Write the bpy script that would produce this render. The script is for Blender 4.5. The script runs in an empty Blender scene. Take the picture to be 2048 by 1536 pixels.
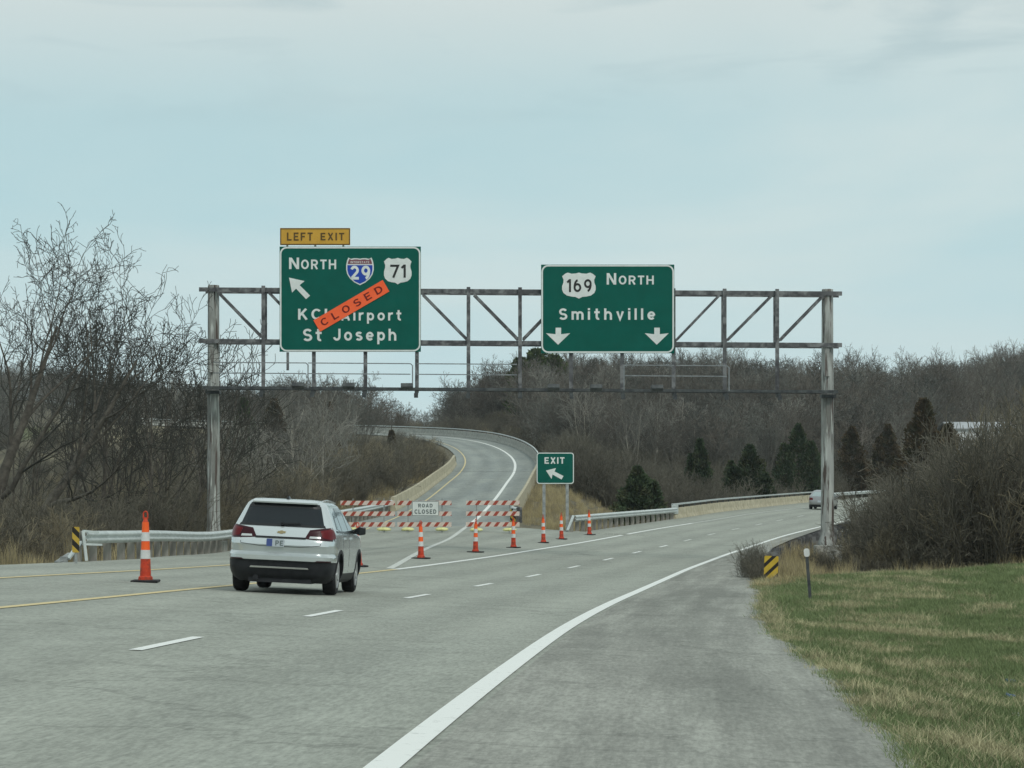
import bpy, bmesh, math, random
import numpy as np
from mathutils import Vector, Matrix, Euler
R = math.radians
C = bpy.context.scene.collection
scene = bpy.context.scene

# ------------------------------------------------------------------ camera
CAMZ = 1.5                       # eye height of the photographer above the shoulder datum
F = 5800.0                       # focal length in pixels of a 2048 px wide frame
cam_d = bpy.data.cameras.new('camera')
cam_d.sensor_width = 36.0
cam_d.lens = 36.0 * F / 2048.0
cam_d.shift_y = (965.0 - 768.0) / 2048.0
cam_d.clip_start = 0.5
cam_d.clip_end = 6000.0
cam = bpy.data.objects.new('camera', cam_d)
cam.location = (0, 0, CAMZ)
cam.rotation_euler = (R(90), 0, 0)
C.objects.link(cam)
scene.camera = cam

# ------------------------------------------------------------------ world, sun, exposure
SUN_EL, SUN_AZ = R(42), R(150)   # azimuth clockwise from +Y (view direction): behind and to the right
SKY_STRENGTH = 0.1
world = bpy.data.worlds.new("World")
scene.world = world
world.use_nodes = True
wt = world.node_tree
wt.nodes.clear()
def wn(t, **k):
    n = wt.nodes.new(t)
    for a, b in k.items():
        setattr(n, a, b)
    return n
wo = wn('ShaderNodeOutputWorld')
wb = wn('ShaderNodeBackground')
wb.inputs['Strength'].default_value = SKY_STRENGTH
sky = wn('ShaderNodeTexSky', sky_type='NISHITA', sun_disc=False, sun_elevation=SUN_EL, sun_rotation=SUN_AZ)
sky.air_density = 1.2; sky.dust_density = 2.0; sky.ozone_density = 1.5
tc = wn('ShaderNodeTexCoord')
sep = wn('ShaderNodeSeparateXYZ')
wt.links.new(tc.outputs['Generated'], sep.inputs[0])
# cloud sheet: project the direction on a plane high above
mx = wn('ShaderNodeMath', operation='MAXIMUM'); mx.inputs[1].default_value = 0.0
wt.links.new(sep.outputs['Z'], mx.inputs[0])
ad = wn('ShaderNodeMath', operation='ADD'); ad.inputs[1].default_value = 0.10
wt.links.new(mx.outputs[0], ad.inputs[0])
dx = wn('ShaderNodeMath', operation='DIVIDE'); dy = wn('ShaderNodeMath', operation='DIVIDE')
wt.links.new(sep.outputs['X'], dx.inputs[0]); wt.links.new(ad.outputs[0], dx.inputs[1])
wt.links.new(sep.outputs['Y'], dy.inputs[0]); wt.links.new(ad.outputs[0], dy.inputs[1])
cb = wn('ShaderNodeCombineXYZ')
wt.links.new(dx.outputs[0], cb.inputs[0]); wt.links.new(dy.outputs[0], cb.inputs[1])
def wnoise(scale, detail, rough, dist, sx, sy, off):
    mp = wn('ShaderNodeMapping')
    mp.inputs['Scale'].default_value = (sx, sy, 1)
    mp.inputs['Location'].default_value = off
    wt.links.new(cb.outputs[0], mp.inputs[0])
    n = wn('ShaderNodeTexNoise')
    n.inputs['Scale'].default_value = scale; n.inputs['Detail'].default_value = detail
    n.inputs['Roughness'].default_value = rough; n.inputs['Distortion'].default_value = dist
    wt.links.new(mp.outputs[0], n.inputs['Vector'])
    return n
def wramp(src, stops):
    r = wn('ShaderNodeValToRGB')
    els = r.color_ramp.elements
    els[0].position, els[0].color = stops[0][0], (*stops[0][1], 1)
    els[1].position, els[1].color = stops[-1][0], (*stops[-1][1], 1)
    for p, c in stops[1:-1]:
        e = els.new(p); e.color = (*c, 1)
    wt.links.new(src, r.inputs[0])
    return r
n1 = wnoise(1.0, 5, 0.52, 0.5, 0.75, 0.5, (3.1, 1.7, 0))
n2 = wnoise(2.2, 6, 0.55, 0.8, 1.0, 0.9, (2.9, 4.4, 0))
# base of the overcast by elevation: pale near the horizon, bluer in the middle, pale grey above
el = wramp(sep.outputs['Z'], [(0.0, (5.7, 7.6, 7.9)), (0.04, (5.3, 7.2, 7.6)), (0.09, (4.25, 6.45, 6.95)), (0.125, (4.5, 6.4, 6.75)), (0.165, (5.9, 6.9, 6.8)), (0.5, (5.9, 6.9, 6.8))])
for e in el.color_ramp.elements:
    e.color = tuple(v * q / 10 for v, q in zip(e.color[:3], (1.10, 1.07, 1.07))) + (1,)
elm = wn('ShaderNodeMix', data_type='RGBA', blend_type='MULTIPLY'); elm.inputs[0].default_value = 1
elm.inputs[7].default_value = (10, 10, 10, 1)
wt.links.new(el.outputs[0], elm.inputs[6])
c1 = wramp(n1.outputs['Fac'], [(0.40, (0, 0, 0)), (0.66, (1, 1, 1))])
m1 = wn('ShaderNodeMix', data_type='RGBA'); m1.inputs[7].default_value = (7.4, 8.2, 8.0, 1)
mm = wn('ShaderNodeMath', operation='MULTIPLY'); mm.inputs[1].default_value = 0.55
wt.links.new(c1.outputs[0], mm.inputs[0])
wt.links.new(mm.outputs[0], m1.inputs[0]); wt.links.new(elm.outputs[2], m1.inputs[6])
# darker blue-grey wisps, only higher up
c2 = wramp(n2.outputs['Fac'], [(0.50, (0, 0, 0)), (0.64, (1, 1, 1))])
hi = wramp(sep.outputs['Z'], [(0.118, (0, 0, 0)), (0.15, (1, 1, 1))])
m2f = wn('ShaderNodeMath', operation='MULTIPLY'); wt.links.new(c2.outputs[0], m2f.inputs[0]); wt.links.new(hi.outputs[0], m2f.inputs[1])
m2g = wn('ShaderNodeMath', operation='MULTIPLY'); m2g.inputs[1].default_value = 0.45
wt.links.new(m2f.outputs[0], m2g.inputs[0])
m2 = wn('ShaderNodeMix', data_type='RGBA'); m2.inputs[7].default_value = (3.7, 5.1, 5.5, 1)
wt.links.new(m2g.outputs[0], m2.inputs[0]); wt.links.new(m1.outputs[2], m2.inputs[6])
# the blue sky barely shows through the cloud
m3 = wn('ShaderNodeMix', data_type='RGBA'); m3.inputs[0].default_value = 0.93
wt.links.new(sky.outputs[0], m3.inputs[6]); wt.links.new(m2.outputs[2], m3.inputs[7])
wt.links.new(m3.outputs[2], wb.inputs['Color']); wt.links.new(wb.outputs[0], wo.inputs['Surface'])

sun_d = bpy.data.lights.new('sun', 'SUN')
sun_d.energy = 1.2
sun_d.angle = R(11)
sun_d.color = (1.0, 0.97, 0.90)
sun = bpy.data.objects.new('sun', sun_d)
sun.rotation_euler = (R(90) - SUN_EL, 0, -SUN_AZ + math.pi)
sun.rotation_euler = Euler((math.pi / 2 - SUN_EL, 0, math.pi - SUN_AZ), 'XYZ')
sun.location = (0, 0, 50)
C.objects.link(sun)
scene.view_settings.view_transform = 'Standard'
scene.view_settings.look = 'None'
scene.view_settings.exposure = 0.0
scene.view_settings.gamma = 1.0
scene.view_settings.use_curve_mapping = False
scene.render.engine = 'CYCLES'
scene.cycles.max_bounces = 6
scene.cycles.diffuse_bounces = 2
scene.cycles.glossy_bounces = 2
scene.cycles.transmission_bounces = 2
scene.cycles.transparent_max_bounces = 4
scene.cycles.caustics_reflective = False
scene.cycles.caustics_refractive = False

# ------------------------------------------------------------------ materials
class NT:
    def __init__(s, m): s.m = m; s.t = m.node_tree
    def n(s, t, **k):
        x = s.t.nodes.new(t)
        for a, b in k.items(): setattr(x, a, b)
        return x
    def l(s, a, b): s.t.links.new(a, b)
def base_mat(name, col=(.5, .5, .5), rough=.6, metal=0.0, spec=.3):
    m = bpy.data.materials.new(name); m.use_nodes = True
    b = m.node_tree.nodes['Principled BSDF']
    b.inputs['Base Color'].default_value = (*col, 1)
    b.inputs['Roughness'].default_value = rough
    b.inputs['Metallic'].default_value = metal
    b.inputs['Specular IOR Level'].default_value = spec
    return m, NT(m), b
def noise_mat(name, c1, c2, scale=5, rough=.7, metal=0, detail=5, lo=.35, hi=.65, coord='Object', sc=(1, 1, 1), bump=0.0, spec=.3, c3=None, scale3=40, amt3=.3, rnd=0.0):
    m, N, b = base_mat(name, c1, rough, metal, spec)
    t = N.n('ShaderNodeTexCoord'); mp = N.n('ShaderNodeMapping'); mp.inputs['Scale'].default_value = sc
    N.l(t.outputs[coord], mp.inputs[0])
    n = N.n('ShaderNodeTexNoise'); n.inputs['Scale'].default_value = scale; n.inputs['Detail'].default_value = detail; n.inputs['Roughness'].default_value = .6
    N.l(mp.outputs[0], n.inputs['Vector'])
    r = N.n('ShaderNodeValToRGB'); r.color_ramp.elements[0].position = lo; r.color_ramp.elements[1].position = hi
    r.color_ramp.elements[0].color = (*c1, 1); r.color_ramp.elements[1].color = (*c2, 1)
    N.l(n.outputs['Fac'], r.inputs[0])
    out = r.outputs[0]
    if c3:
        n3 = N.n('ShaderNodeTexNoise'); n3.inputs['Scale'].default_value = scale3; n3.inputs['Detail'].default_value = 3
        N.l(mp.outputs[0], n3.inputs['Vector'])
        r3 = N.n('ShaderNodeValToRGB'); r3.color_ramp.elements[0].position = .48; r3.color_ramp.elements[1].position = .62
        N.l(n3.outputs['Fac'], r3.inputs[0])
        mu = N.n('ShaderNodeMath', operation='MULTIPLY'); mu.inputs[1].default_value = amt3; N.l(r3.outputs[0], mu.inputs[0])
        mi = N.n('ShaderNodeMix', data_type='RGBA'); mi.inputs[7].default_value = (*c3, 1)
        N.l(mu.outputs[0], mi.inputs[0]); N.l(out, mi.inputs[6]); out = mi.outputs[2]
    if rnd:
        oi = N.n('ShaderNodeObjectInfo')
        mr = N.n('ShaderNodeMapRange'); mr.inputs['To Min'].default_value = 1 - rnd; mr.inputs['To Max'].default_value = 1 + rnd
        N.l(oi.outputs['Random'], mr.inputs[0])
        vm = N.n('ShaderNodeVectorMath', operation='SCALE'); N.l(out, vm.inputs[0]); N.l(mr.outputs[0], vm.inputs['Scale']); out = vm.outputs[0]
    N.l(out, b.inputs['Base Color'])
    if bump:
        bp = N.n('ShaderNodeBump'); bp.inputs['Strength'].default_value = bump; bp.inputs['Distance'].default_value = .02
        N.l(n.outputs['Fac'], bp.inputs['Height']); N.l(bp.outputs[0], b.inputs['Normal'])
    return m
def stripe_mat(name, ca, cb_, period, ax=1.0, az=-1.0, duty=.5, off=0.0, rough=.5):
    """diagonal stripes constant along x*ax+z*az in the mesh's own space"""
    m, N, b = base_mat(name, ca, rough)
    t = N.n('ShaderNodeTexCoord'); s = N.n('ShaderNodeSeparateXYZ'); N.l(t.outputs['Object'], s.inputs[0])
    a = N.n('ShaderNodeMath', operation='MULTIPLY'); a.inputs[1].default_value = ax / period; N.l(s.outputs['X'], a.inputs[0])
    c = N.n('ShaderNodeMath', operation='MULTIPLY_ADD'); c.inputs[1].default_value = az / period; N.l(s.outputs['Z'], c.inputs[0]); N.l(a.outputs[0], c.inputs[2])
    o = N.n('ShaderNodeMath', operation='ADD'); o.inputs[1].default_value = off + 100; N.l(c.outputs[0], o.inputs[0])
    f = N.n('ShaderNodeMath', operation='FRACT'); N.l(o.outputs[0], f.inputs[0])
    g = N.n('ShaderNodeMath', operation='GREATER_THAN'); g.inputs[1].default_value = duty; N.l(f.outputs[0], g.inputs[0])
    nz = N.n('ShaderNodeTexNoise'); nz.inputs['Scale'].default_value = 7; nz.inputs['Detail'].default_value = 4; N.l(t.outputs['Object'], nz.inputs['Vector'])
    mr = N.n('ShaderNodeMapRange'); mr.inputs['To Min'].default_value = .72; mr.inputs['To Max'].default_value = 1.2; N.l(nz.outputs['Fac'], mr.inputs[0])
    mi = N.n('ShaderNodeMix', data_type='RGBA'); mi.inputs[6].default_value = (*ca, 1); mi.inputs[7].default_value = (*cb_, 1)
    N.l(g.outputs[0], mi.inputs[0])
    vm = N.n('ShaderNodeVectorMath', operation='SCALE'); N.l(mi.outputs[2], vm.inputs[0]); N.l(mr.outputs[0], vm.inputs['Scale'])
    N.l(vm.outputs[0], b.inputs['Base Color'])
    return m

M = {}
def asphalt(name, ca, cb2, track):
    """aged paving: UV x = metres across, y = metres along"""
    m, N, b = base_mat(name, ca, .85, 0, .25)
    uv = N.n('ShaderNodeUVMap'); uv.uv_map = 'UVMap'
    g = N.n('ShaderNodeTexCoord')
    def nz(vec, scale, sc, detail=5, rough=.6):
        mp = N.n('ShaderNodeMapping'); mp.inputs['Scale'].default_value = sc; N.l(vec, mp.inputs[0])
        n = N.n('ShaderNodeTexNoise'); n.inputs['Scale'].default_value = scale; n.inputs['Detail'].default_value = detail; n.inputs['Roughness'].default_value = rough
        N.l(mp.outputs[0], n.inputs['Vector']); return n
    def rng(src, a, b2, lo, hi):
        r = N.n('ShaderNodeMapRange'); r.inputs['From Min'].default_value = a; r.inputs['From Max'].default_value = b2
        r.inputs['To Min'].default_value = lo; r.inputs['To Max'].default_value = hi; N.l(src, r.inputs[0]); return r.outputs[0]
    big = nz(uv.outputs[0], .5, (1, .12, 1))
    mid = nz(uv.outputs[0], 1.2, (1, .55, 1), 7, .7)
    fine = nz(g.outputs['Object'], 22, (1, 1, 1), 2, .75)
    grit = nz(g.outputs['Object'], 75, (1, 1, 1), 2, .6)
    cross = nz(uv.outputs[0], 1.0, (.18, 1.1, 1), 4, .65)
    mi = N.n('ShaderNodeMix', data_type='RGBA'); mi.inputs[6].default_value = (*ca, 1); mi.inputs[7].default_value = (*cb2, 1)
    N.l(rng(big.outputs['Fac'], .35, .65, 0, 1), mi.inputs[0])
    grain = nz(uv.outputs[0], 24, (1, .13, 1), 3, .7); blot = nz(uv.outputs[0], 5, (1, .16, 1), 4, .7)
    vals = [rng(mid.outputs['Fac'], .3, .7, .93, 1.07), rng(fine.outputs['Fac'], .3, .7, .86, 1.14), rng(grain.outputs['Fac'], .32, .68, .80, 1.18), rng(blot.outputs['Fac'], .35, .65, .93, 1.07), rng(cross.outputs['Fac'], .38, .62, .97, 1.03)]
    if not track:
        strk = nz(uv.outputs[0], 2.4, (1, .035, 1), 6, .7); vals.append(rng(strk.outputs['Fac'], .44, .66, .90, 1.24))
        grime = nz(uv.outputs[0], .9, (1, .2, 1), 5, .6); vals.append(rng(grime.outputs['Fac'], .35, .6, .86, 1.05))
    # wheel tracks along the lane
    if track:
        s = N.n('ShaderNodeSeparateXYZ'); N.l(uv.outputs[0], s.inputs[0])
        a = N.n('ShaderNodeMath', operation='MULTIPLY_ADD'); a.inputs[1].default_value = 2 * math.pi / 1.83; a.inputs[2].default_value = 0.0
        N.l(s.outputs['X'], a.inputs[0])
        c = N.n('ShaderNodeMath', operation='COSINE'); N.l(a.outputs[0], c.inputs[0])
        vals.append(rng(c.outputs[0], -1, 1, 1 + track, 1 - track))
    # dark irregular cracks, mostly across
    wv = N.n('ShaderNodeTexVoronoi', feature='DISTANCE_TO_EDGE'); wv.inputs['Scale'].default_value = .22
    mp = N.n('ShaderNodeMapping'); mp.inputs['Scale'].default_value = (.55, 1.2, 1)
    dn = nz(uv.outputs[0], 1.5, (1, 1, 1), 4)
    va = N.n('ShaderNodeVectorMath', operation='SCALE'); N.l(dn.outputs['Color'], va.inputs[0]); va.inputs['Scale'].default_value = 1.6
    vb = N.n('ShaderNodeVectorMath', operation='ADD'); N.l(uv.outputs[0], vb.inputs[0]); N.l(va.outputs[0], vb.inputs[1])
    N.l(vb.outputs[0], mp.inputs[0]); N.l(mp.outputs[0], wv.inputs['Vector'])
    vals.append(rng(wv.outputs['Distance'], .0, .014, .76, 1.0))
    cur = mi.outputs[2]
    for v in vals:
        s2 = N.n('ShaderNodeVectorMath', operation='SCALE'); N.l(cur, s2.inputs[0]); N.l(v, s2.inputs['Scale']); cur = s2.outputs[0]
    N.l(cur, b.inputs['Base Color'])
    bp = N.n('ShaderNodeBump'); bp.inputs['Strength'].default_value = .35; bp.inputs['Distance'].default_value = .01
    N.l(fine.outputs['Fac'], bp.inputs['Height']); N.l(bp.outputs[0], b.inputs['Normal'])
    return m
M['road'] = asphalt('aged_paving', (.288, .304, .268), (.338, .354, .310), .065)
M['shoulder'] = asphalt('shoulder_paving', (.228, .234, .208), (.315, .32, .286), 0)
M['ramp'] = asphalt('ramp_paving', (.225, .25, .24), (.30, .325, .30), .08)
def paint(name, col, wear):
    m, N, b = base_mat(name, col, .6)
    g = N.n('ShaderNodeTexCoord')
    n = N.n('ShaderNodeTexNoise'); n.inputs['Scale'].default_value = 9; n.inputs['Detail'].default_value = 6; n.inputs['Roughness'].default_value = .7
    N.l(g.outputs['Object'], n.inputs['Vector'])
    r = N.n('ShaderNodeValToRGB'); r.color_ramp.elements[0].position = wear - .08; r.color_ramp.elements[1].position = wear + .08
    r.color_ramp.elements[0].color = (.30, .31, .29, 1); r.color_ramp.elements[1].color = (*col, 1)
    N.l(n.outputs['Fac'], r.inputs[0]); N.l(r.outputs[0], b.inputs['Base Color'])
    return m
M['white_paint'] = paint('white_road_paint', (.80, .82, .79), .33)
M['worn_white'] = paint('worn_white_road_paint', (.62, .64, .60), .42)
M['yellow_paint'] = paint('yellow_road_paint', (.66, .54, .27), .38)
M['concrete'] = noise_mat('barrier_concrete', (.40, .36, .25), (.54, .50, .37), 1.5, .9, c3=(.27, .25, .19), scale3=4, amt3=.5)
M['concrete_grey'] = noise_mat('old_and_shaded_concrete', (.26, .27, .25), (.42, .42, .38), 2.5, .9, c3=(.2, .2, .18), scale3=6, amt3=.5)  # aged footings; its dark tone also paints shade on the upper ramp parapet
M['galv'] = noise_mat('galvanised_steel', (.50, .55, .54), (.66, .71, .70), 3, .45, .35, spec=.5)
M['galv_dull'] = noise_mat('dull_steel', (.22, .24, .24), (.40, .42, .41), 4, .55, .3)
M['wood_post'] = noise_mat('weathered_post', (.20, .19, .17), (.34, .33, .29), 6, .9, sc=(1, 1, .2))
M['steel_dark'] = noise_mat('dark_weathered_steel', (.055, .056, .06), (.13, .135, .14), 3, .7, .1, sc=(1, 1, 1), c3=(.30, .31, .31), scale3=3.3, amt3=.55)
M['steel_walk'] = noise_mat('walkway_steel', (.035, .04, .045), (.10, .11, .11), 4, .6, .2)
M['rail_thin'] = noise_mat('handrail_steel', (.17, .19, .20), (.28, .30, .31), 4, .5, .3)
def pole_mat():
    m, N, b = base_mat('weathered_pole_paint', (.4, .4, .4), .65, .1)
    t = N.n('ShaderNodeTexCoord')
    def nz(scale, sc, d=5):
        mp = N.n('ShaderNodeMapping'); mp.inputs['Scale'].default_value = sc; N.l(t.outputs['Object'], mp.inputs[0])
        n = N.n('ShaderNodeTexNoise'); n.inputs['Scale'].default_value = scale; n.inputs['Detail'].default_value = d; n.inputs['Roughness'].default_value = .6
        N.l(mp.outputs[0], n.inputs['Vector']); return n.outputs['Fac']
    def ramp(src, a, ca, b2, cb2):
        r = N.n('ShaderNodeValToRGB'); r.color_ramp.elements[0].position = a; r.color_ramp.elements[1].position = b2
        r.color_ramp.elements[0].color = (*ca, 1); r.color_ramp.elements[1].color = (*cb2, 1); N.l(src, r.inputs[0]); return r.outputs[0]
    base = ramp(nz(2.2, (1, 1, .25)), .38, (.19, .195, .18), .62, (.40, .42, .40))
    rust = ramp(nz(5.5, (1.3, 1.3, .09), 6), .53, (0, 0, 0), .60, (1, 1, 1))
    mi = N.n('ShaderNodeMix', data_type='RGBA'); mi.inputs[7].default_value = (.095, .075, .065, 1)
    N.l(rust, mi.inputs[0]); N.l(base, mi.inputs[6])
    pal = ramp(nz(6.0, (1.6, 1.6, .12), 4), .56, (0, 0, 0), .62, (1, 1, 1))
    m2_ = N.n('ShaderNodeMix', data_type='RGBA'); m2_.inputs[7].default_value = (.50, .53, .50, 1)
    N.l(pal, m2_.inputs[0]); N.l(mi.outputs[2], m2_.inputs[6])
    N.l(m2_.outputs[2], b.inputs['Base Color'])
    return m
M['pole'] = pole_mat()
M['green_sign'] = noise_mat('green_sign_sheeting', (.0015, .088, .066), (.002, .105, .080), 1.5, .6, lo=.3, hi=.7, spec=.12)
M['sign_white'] = noise_mat('white_sign_sheeting', (.62, .66, .64), (.72, .76, .74), 3, .5)
M['sign_yellow'] = noise_mat('yellow_sign_sheeting', (.52, .29, .035), (.60, .34, .045), 3, .5)
M['sign_black'] = base_mat('black_legend', (.02, .02, .02), .5)[0]
M['legend_brown'] = base_mat('faded_black_legend', (.10, .06, .015), .5)[0]
M['legend_grey'] = base_mat('grey_legend', (.13, .16, .16), .5)[0]
M['legend_red'] = base_mat('dark_red_legend', (.16, .008, .005), .5)[0]
M['orange_sheet'] = noise_mat('orange_overlay', (.88, .115, .03), (.95, .145, .045), 2, .5)
M['shield_blue'] = base_mat('shield_blue', (.01, .055, .38), .45)[0]
M['shield_red'] = base_mat('shield_red', (.20, .07, .09), .45)[0]
M['sign_back'] = base_mat('bare_aluminium', (.35, .37, .37), .45, .5)[0]
M['cone_orange'] = noise_mat('cone_orange', (.86, .10, .02), (.95, .15, .03), 4, .55)
M['cone_base_orange'] = noise_mat('scuffed_cone_orange', (.50, .045, .02), (.66, .08, .03), 8, .6, c3=(.12, .04, .03), scale3=9, amt3=.6)
M['cone_white'] = noise_mat('cone_reflective', (.55, .57, .56), (.72, .73, .72), 8, .5)
M['rubber'] = noise_mat('black_rubber', (.012, .012, .014), (.03, .03, .032), 12, .8)
M['barr_stripe'] = stripe_mat('barricade_sheeting', (.66, .56, .50), (.36, .065, .04), .40, 1, -.75, .58)
M['marker_yellow_r'] = stripe_mat('marker_sheeting_right', (.55, .38, .04), (.02, .018, .015), .235, .78, -.78, .6)
M['marker_yellow_l'] = stripe_mat('marker_sheeting_left', (.50, .34, .05), (.02, .018, .015), .235, .78, .78, .5)
M['sandbag'] = noise_mat('yellow_sandbag', (.62, .62, .25), (.78, .78, .42), 9, .9)
M['bldg_white'] = noise_mat('pale_siding', (.50, .52, .52), (.62, .64, .64), 1.5, .7)
M['roof_pale'] = noise_mat('pale_metal_roof', (.34, .36, .38), (.46, .48, .50), 1.5, .5)
M['dark_hole'] = base_mat('dark_opening', (.02, .02, .02), .7)[0]

# ------------------------------------------------------------------ mesh helpers
def tag(o, label=None, cat=None, group=None, kind=None):
    if label: o['label'] = label
    if cat: o['category'] = cat
    if group: o['group'] = group
    if kind: o['kind'] = kind
    return o
def empty(name, loc=(0, 0, 0), rot=(0, 0, 0), label=None, cat=None, group=None):
    o = bpy.data.objects.new(name, None); C.objects.link(o)
    o.location = loc; o.rotation_euler = rot; o.empty_display_size = .3
    return tag(o, label, cat, group)
class MB:
    def __init__(s): s.v = []; s.f = []; s.mi = []; s.cur = 0; s.ch = []; s.cf = []
    def add(s, vs, fs):
        b = len(s.v); s.ch.append(b); s.cf.append(len(s.f)); s.v += [tuple(p) for p in vs]; s.f += [tuple(b + i for i in f) for f in fs]; s.mi += [s.cur] * len(fs)
        return s
    def box(s, c, size, rot=None):
        hx, hy, hz = size[0] / 2, size[1] / 2, size[2] / 2
        ps = [Vector((x, y, z)) for x in (-hx, hx) for y in (-hy, hy) for z in (-hz, hz)]
        if rot is not None:
            mt = Euler(rot).to_matrix(); ps = [mt @ p for p in ps]
        c = Vector(c); ps = [p + c for p in ps]
        return s.add(ps, [(0, 1, 3, 2), (4, 6, 7, 5), (0, 4, 5, 1), (2, 3, 7, 6), (0, 2, 6, 4), (1, 5, 7, 3)])
    def bar(s, p0, p1, w, h, up=(0, 0, 1)):
        p0, p1 = Vector(p0), Vector(p1); d = (p1 - p0).normalized(); u = Vector(up)
        x = d.cross(u)
        if x.length < 1e-4: x = d.cross(Vector((0, 1, 0)))
        x.normalize(); y = x.cross(d).normalized()
        ps = [p + x * a * w / 2 + y * b * h / 2 for p in (p0, p1) for a, b in ((-1, -1), (1, -1), (1, 1), (-1, 1))]
        return s.add(ps, [(3, 2, 1, 0), (4, 5, 6, 7), (0, 1, 5, 4), (1, 2, 6, 5), (2, 3, 7, 6), (3, 0, 4, 7)])
    def cyl(s, p0, p1, r0, r1=None, n=12, cap=True):
        if r1 is None: r1 = r0
        p0, p1 = Vector(p0), Vector(p1); d = (p1 - p0).normalized()
        x = d.orthogonal().normalized(); y = d.cross(x)
        a = [2 * math.pi * i / n for i in range(n)]
        ps = [p0 + (x * math.cos(t) + y * math.sin(t)) * r0 for t in a] + [p1 + (x * math.cos(t) + y * math.sin(t)) * r1 for t in a]
        fs = [(i, (i + 1) % n, n + (i + 1) % n, n + i) for i in range(n)]
        if cap: fs += [tuple(range(n))[::-1], tuple(range(n, 2 * n))]
        return s.add(ps, fs)
    def tube(s, pts, r, n=8):
        for a, b in zip(pts[:-1], pts[1:]): s.cyl(a, b, r, r, n)
        return s
    def lathe(s, prof, n=20, c=(0, 0, 0)):
        ps = []
        for r, z in prof:
            ps += [(c[0] + r * math.cos(2 * math.pi * i / n), c[1] + r * math.sin(2 * math.pi * i / n), c[2] + z) for i in range(n)]
        fs = []
        for k in range(len(prof) - 1):
            for i in range(n):
                j = (i + 1) % n; fs.append((k * n + i, k * n + j, (k + 1) * n + j, (k + 1) * n + i))
        fs += [tuple(range(n))[::-1], tuple(range((len(prof) - 1) * n, len(prof) * n))]
        return s.add(ps, fs)
    def prism(s, poly, y0, y1):
        """polygon in x,z extruded from y0 (front) to y1"""
        n = len(poly)
        ps = [(x, y0, z) for x, z in poly] + [(x, y1, z) for x, z in poly]
        fs = [(i, i + n, (i + 1) % n + n, (i + 1) % n) for i in range(n)]
        fs += [tuple(range(n)), tuple(range(n, 2 * n))[::-1]]
        return s.add(ps, fs)
    def sweep(s, frames, closed_prof=True):
        """frames: list of lists of points (same count)"""
        n = len(frames[0]); vs = [p for f in frames for p in f]; fs = []
        for k in range(len(frames) - 1):
            for i in range(n if closed_prof else n - 1):
                j = (i + 1) % n; fs.append((k * n + i, k * n + j, (k + 1) * n + j, (k + 1) * n + i))
        if closed_prof: fs += [tuple(range(n))[::-1], tuple(range((len(frames) - 1) * n, len(frames) * n))]
        return s.add(vs, fs)
    def each(s, name, mats, parent=None):
        cur = [0] + s.ch + [len(s.v)]; fb = [0] + s.cf + [len(s.f)]; out = []
        cur = sorted(set(cur)); fb = sorted(set(fb))
        for a, b_, fa, fb_ in zip(cur[:-1], cur[1:], fb[:-1], fb[1:]):
            m = MB(); m.add(s.v[a:b_], [tuple(i - a for i in f) for f in s.f[fa:fb_]]); out.append(m.build(name, mats, parent))
        return out
    def build(s, name, mats, parent=None, smooth=False, loc=(0, 0, 0), fix=True, bevel=0):
        me = bpy.data.meshes.new(name); me.from_pydata(s.v, [], s.f)
        if not isinstance(mats, (list, tuple)): mats = [mats]
        for m in mats: me.materials.append(m)
        me.polygons.foreach_set('material_index', s.mi)
        if fix:
            bm = bmesh.new(); bm.from_mesh(me); bmesh.ops.recalc_face_normals(bm, faces=bm.faces); bm.to_mesh(me); bm.free()
        if smooth: me.polygons.foreach_set('use_smooth', [True] * len(me.polygons))
        o = bpy.data.objects.new(name, me); C.objects.link(o); o.location = loc
        if parent is not None: o.parent = parent
        if bevel:
            b = o.modifiers.new('bevel', 'BEVEL'); b.width = bevel; b.segments = 2; b.limit_method = 'ANGLE'
        return o
def children(o, allobs=None): return [c for c in bpy.data.objects if c.parent == o]
def copy_tree(o, parent=None):
    c = o.copy(); C.objects.link(c)
    if parent is not None: c.parent = parent
    for ch in children(o):
        copy_tree(ch, c)
    return c
def lerp(a, b, t): return a + (b - a) * t
def sstep(a, b, x):
    t = np.clip((np.asarray(x, float) - a) / (b - a), 0, 1); return t * t * (3 - 2 * t)
class Curve:
    """smooth (Catmull-Rom tangent) interpolation through a table"""
    def __init__(s, xs, ys):
        s.x = np.array(xs, float); s.y = np.array(ys, float)
        d = np.diff(s.y) / np.diff(s.x); m = np.empty_like(s.y); m[0], m[-1] = d[0], d[-1]
        m[1:-1] = (d[:-1] * np.diff(s.x)[1:] + d[1:] * np.diff(s.x)[:-1]) / (s.x[2:] - s.x[:-2]); s.m = m
    def __call__(s, q):
        q = np.clip(np.asarray(q, float), s.x[0], s.x[-1]); i = np.clip(np.searchsorted(s.x, q) - 1, 0, len(s.x) - 2)
        h = s.x[i + 1] - s.x[i]; t = (q - s.x[i]) / h
        return ((2 * t**3 - 3 * t**2 + 1) * s.y[i] + (t**3 - 2 * t**2 + t) * h * s.m[i] + (-2 * t**3 + 3 * t**2) * s.y[i + 1] + (t**3 - t**2) * h * s.m[i + 1])

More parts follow.
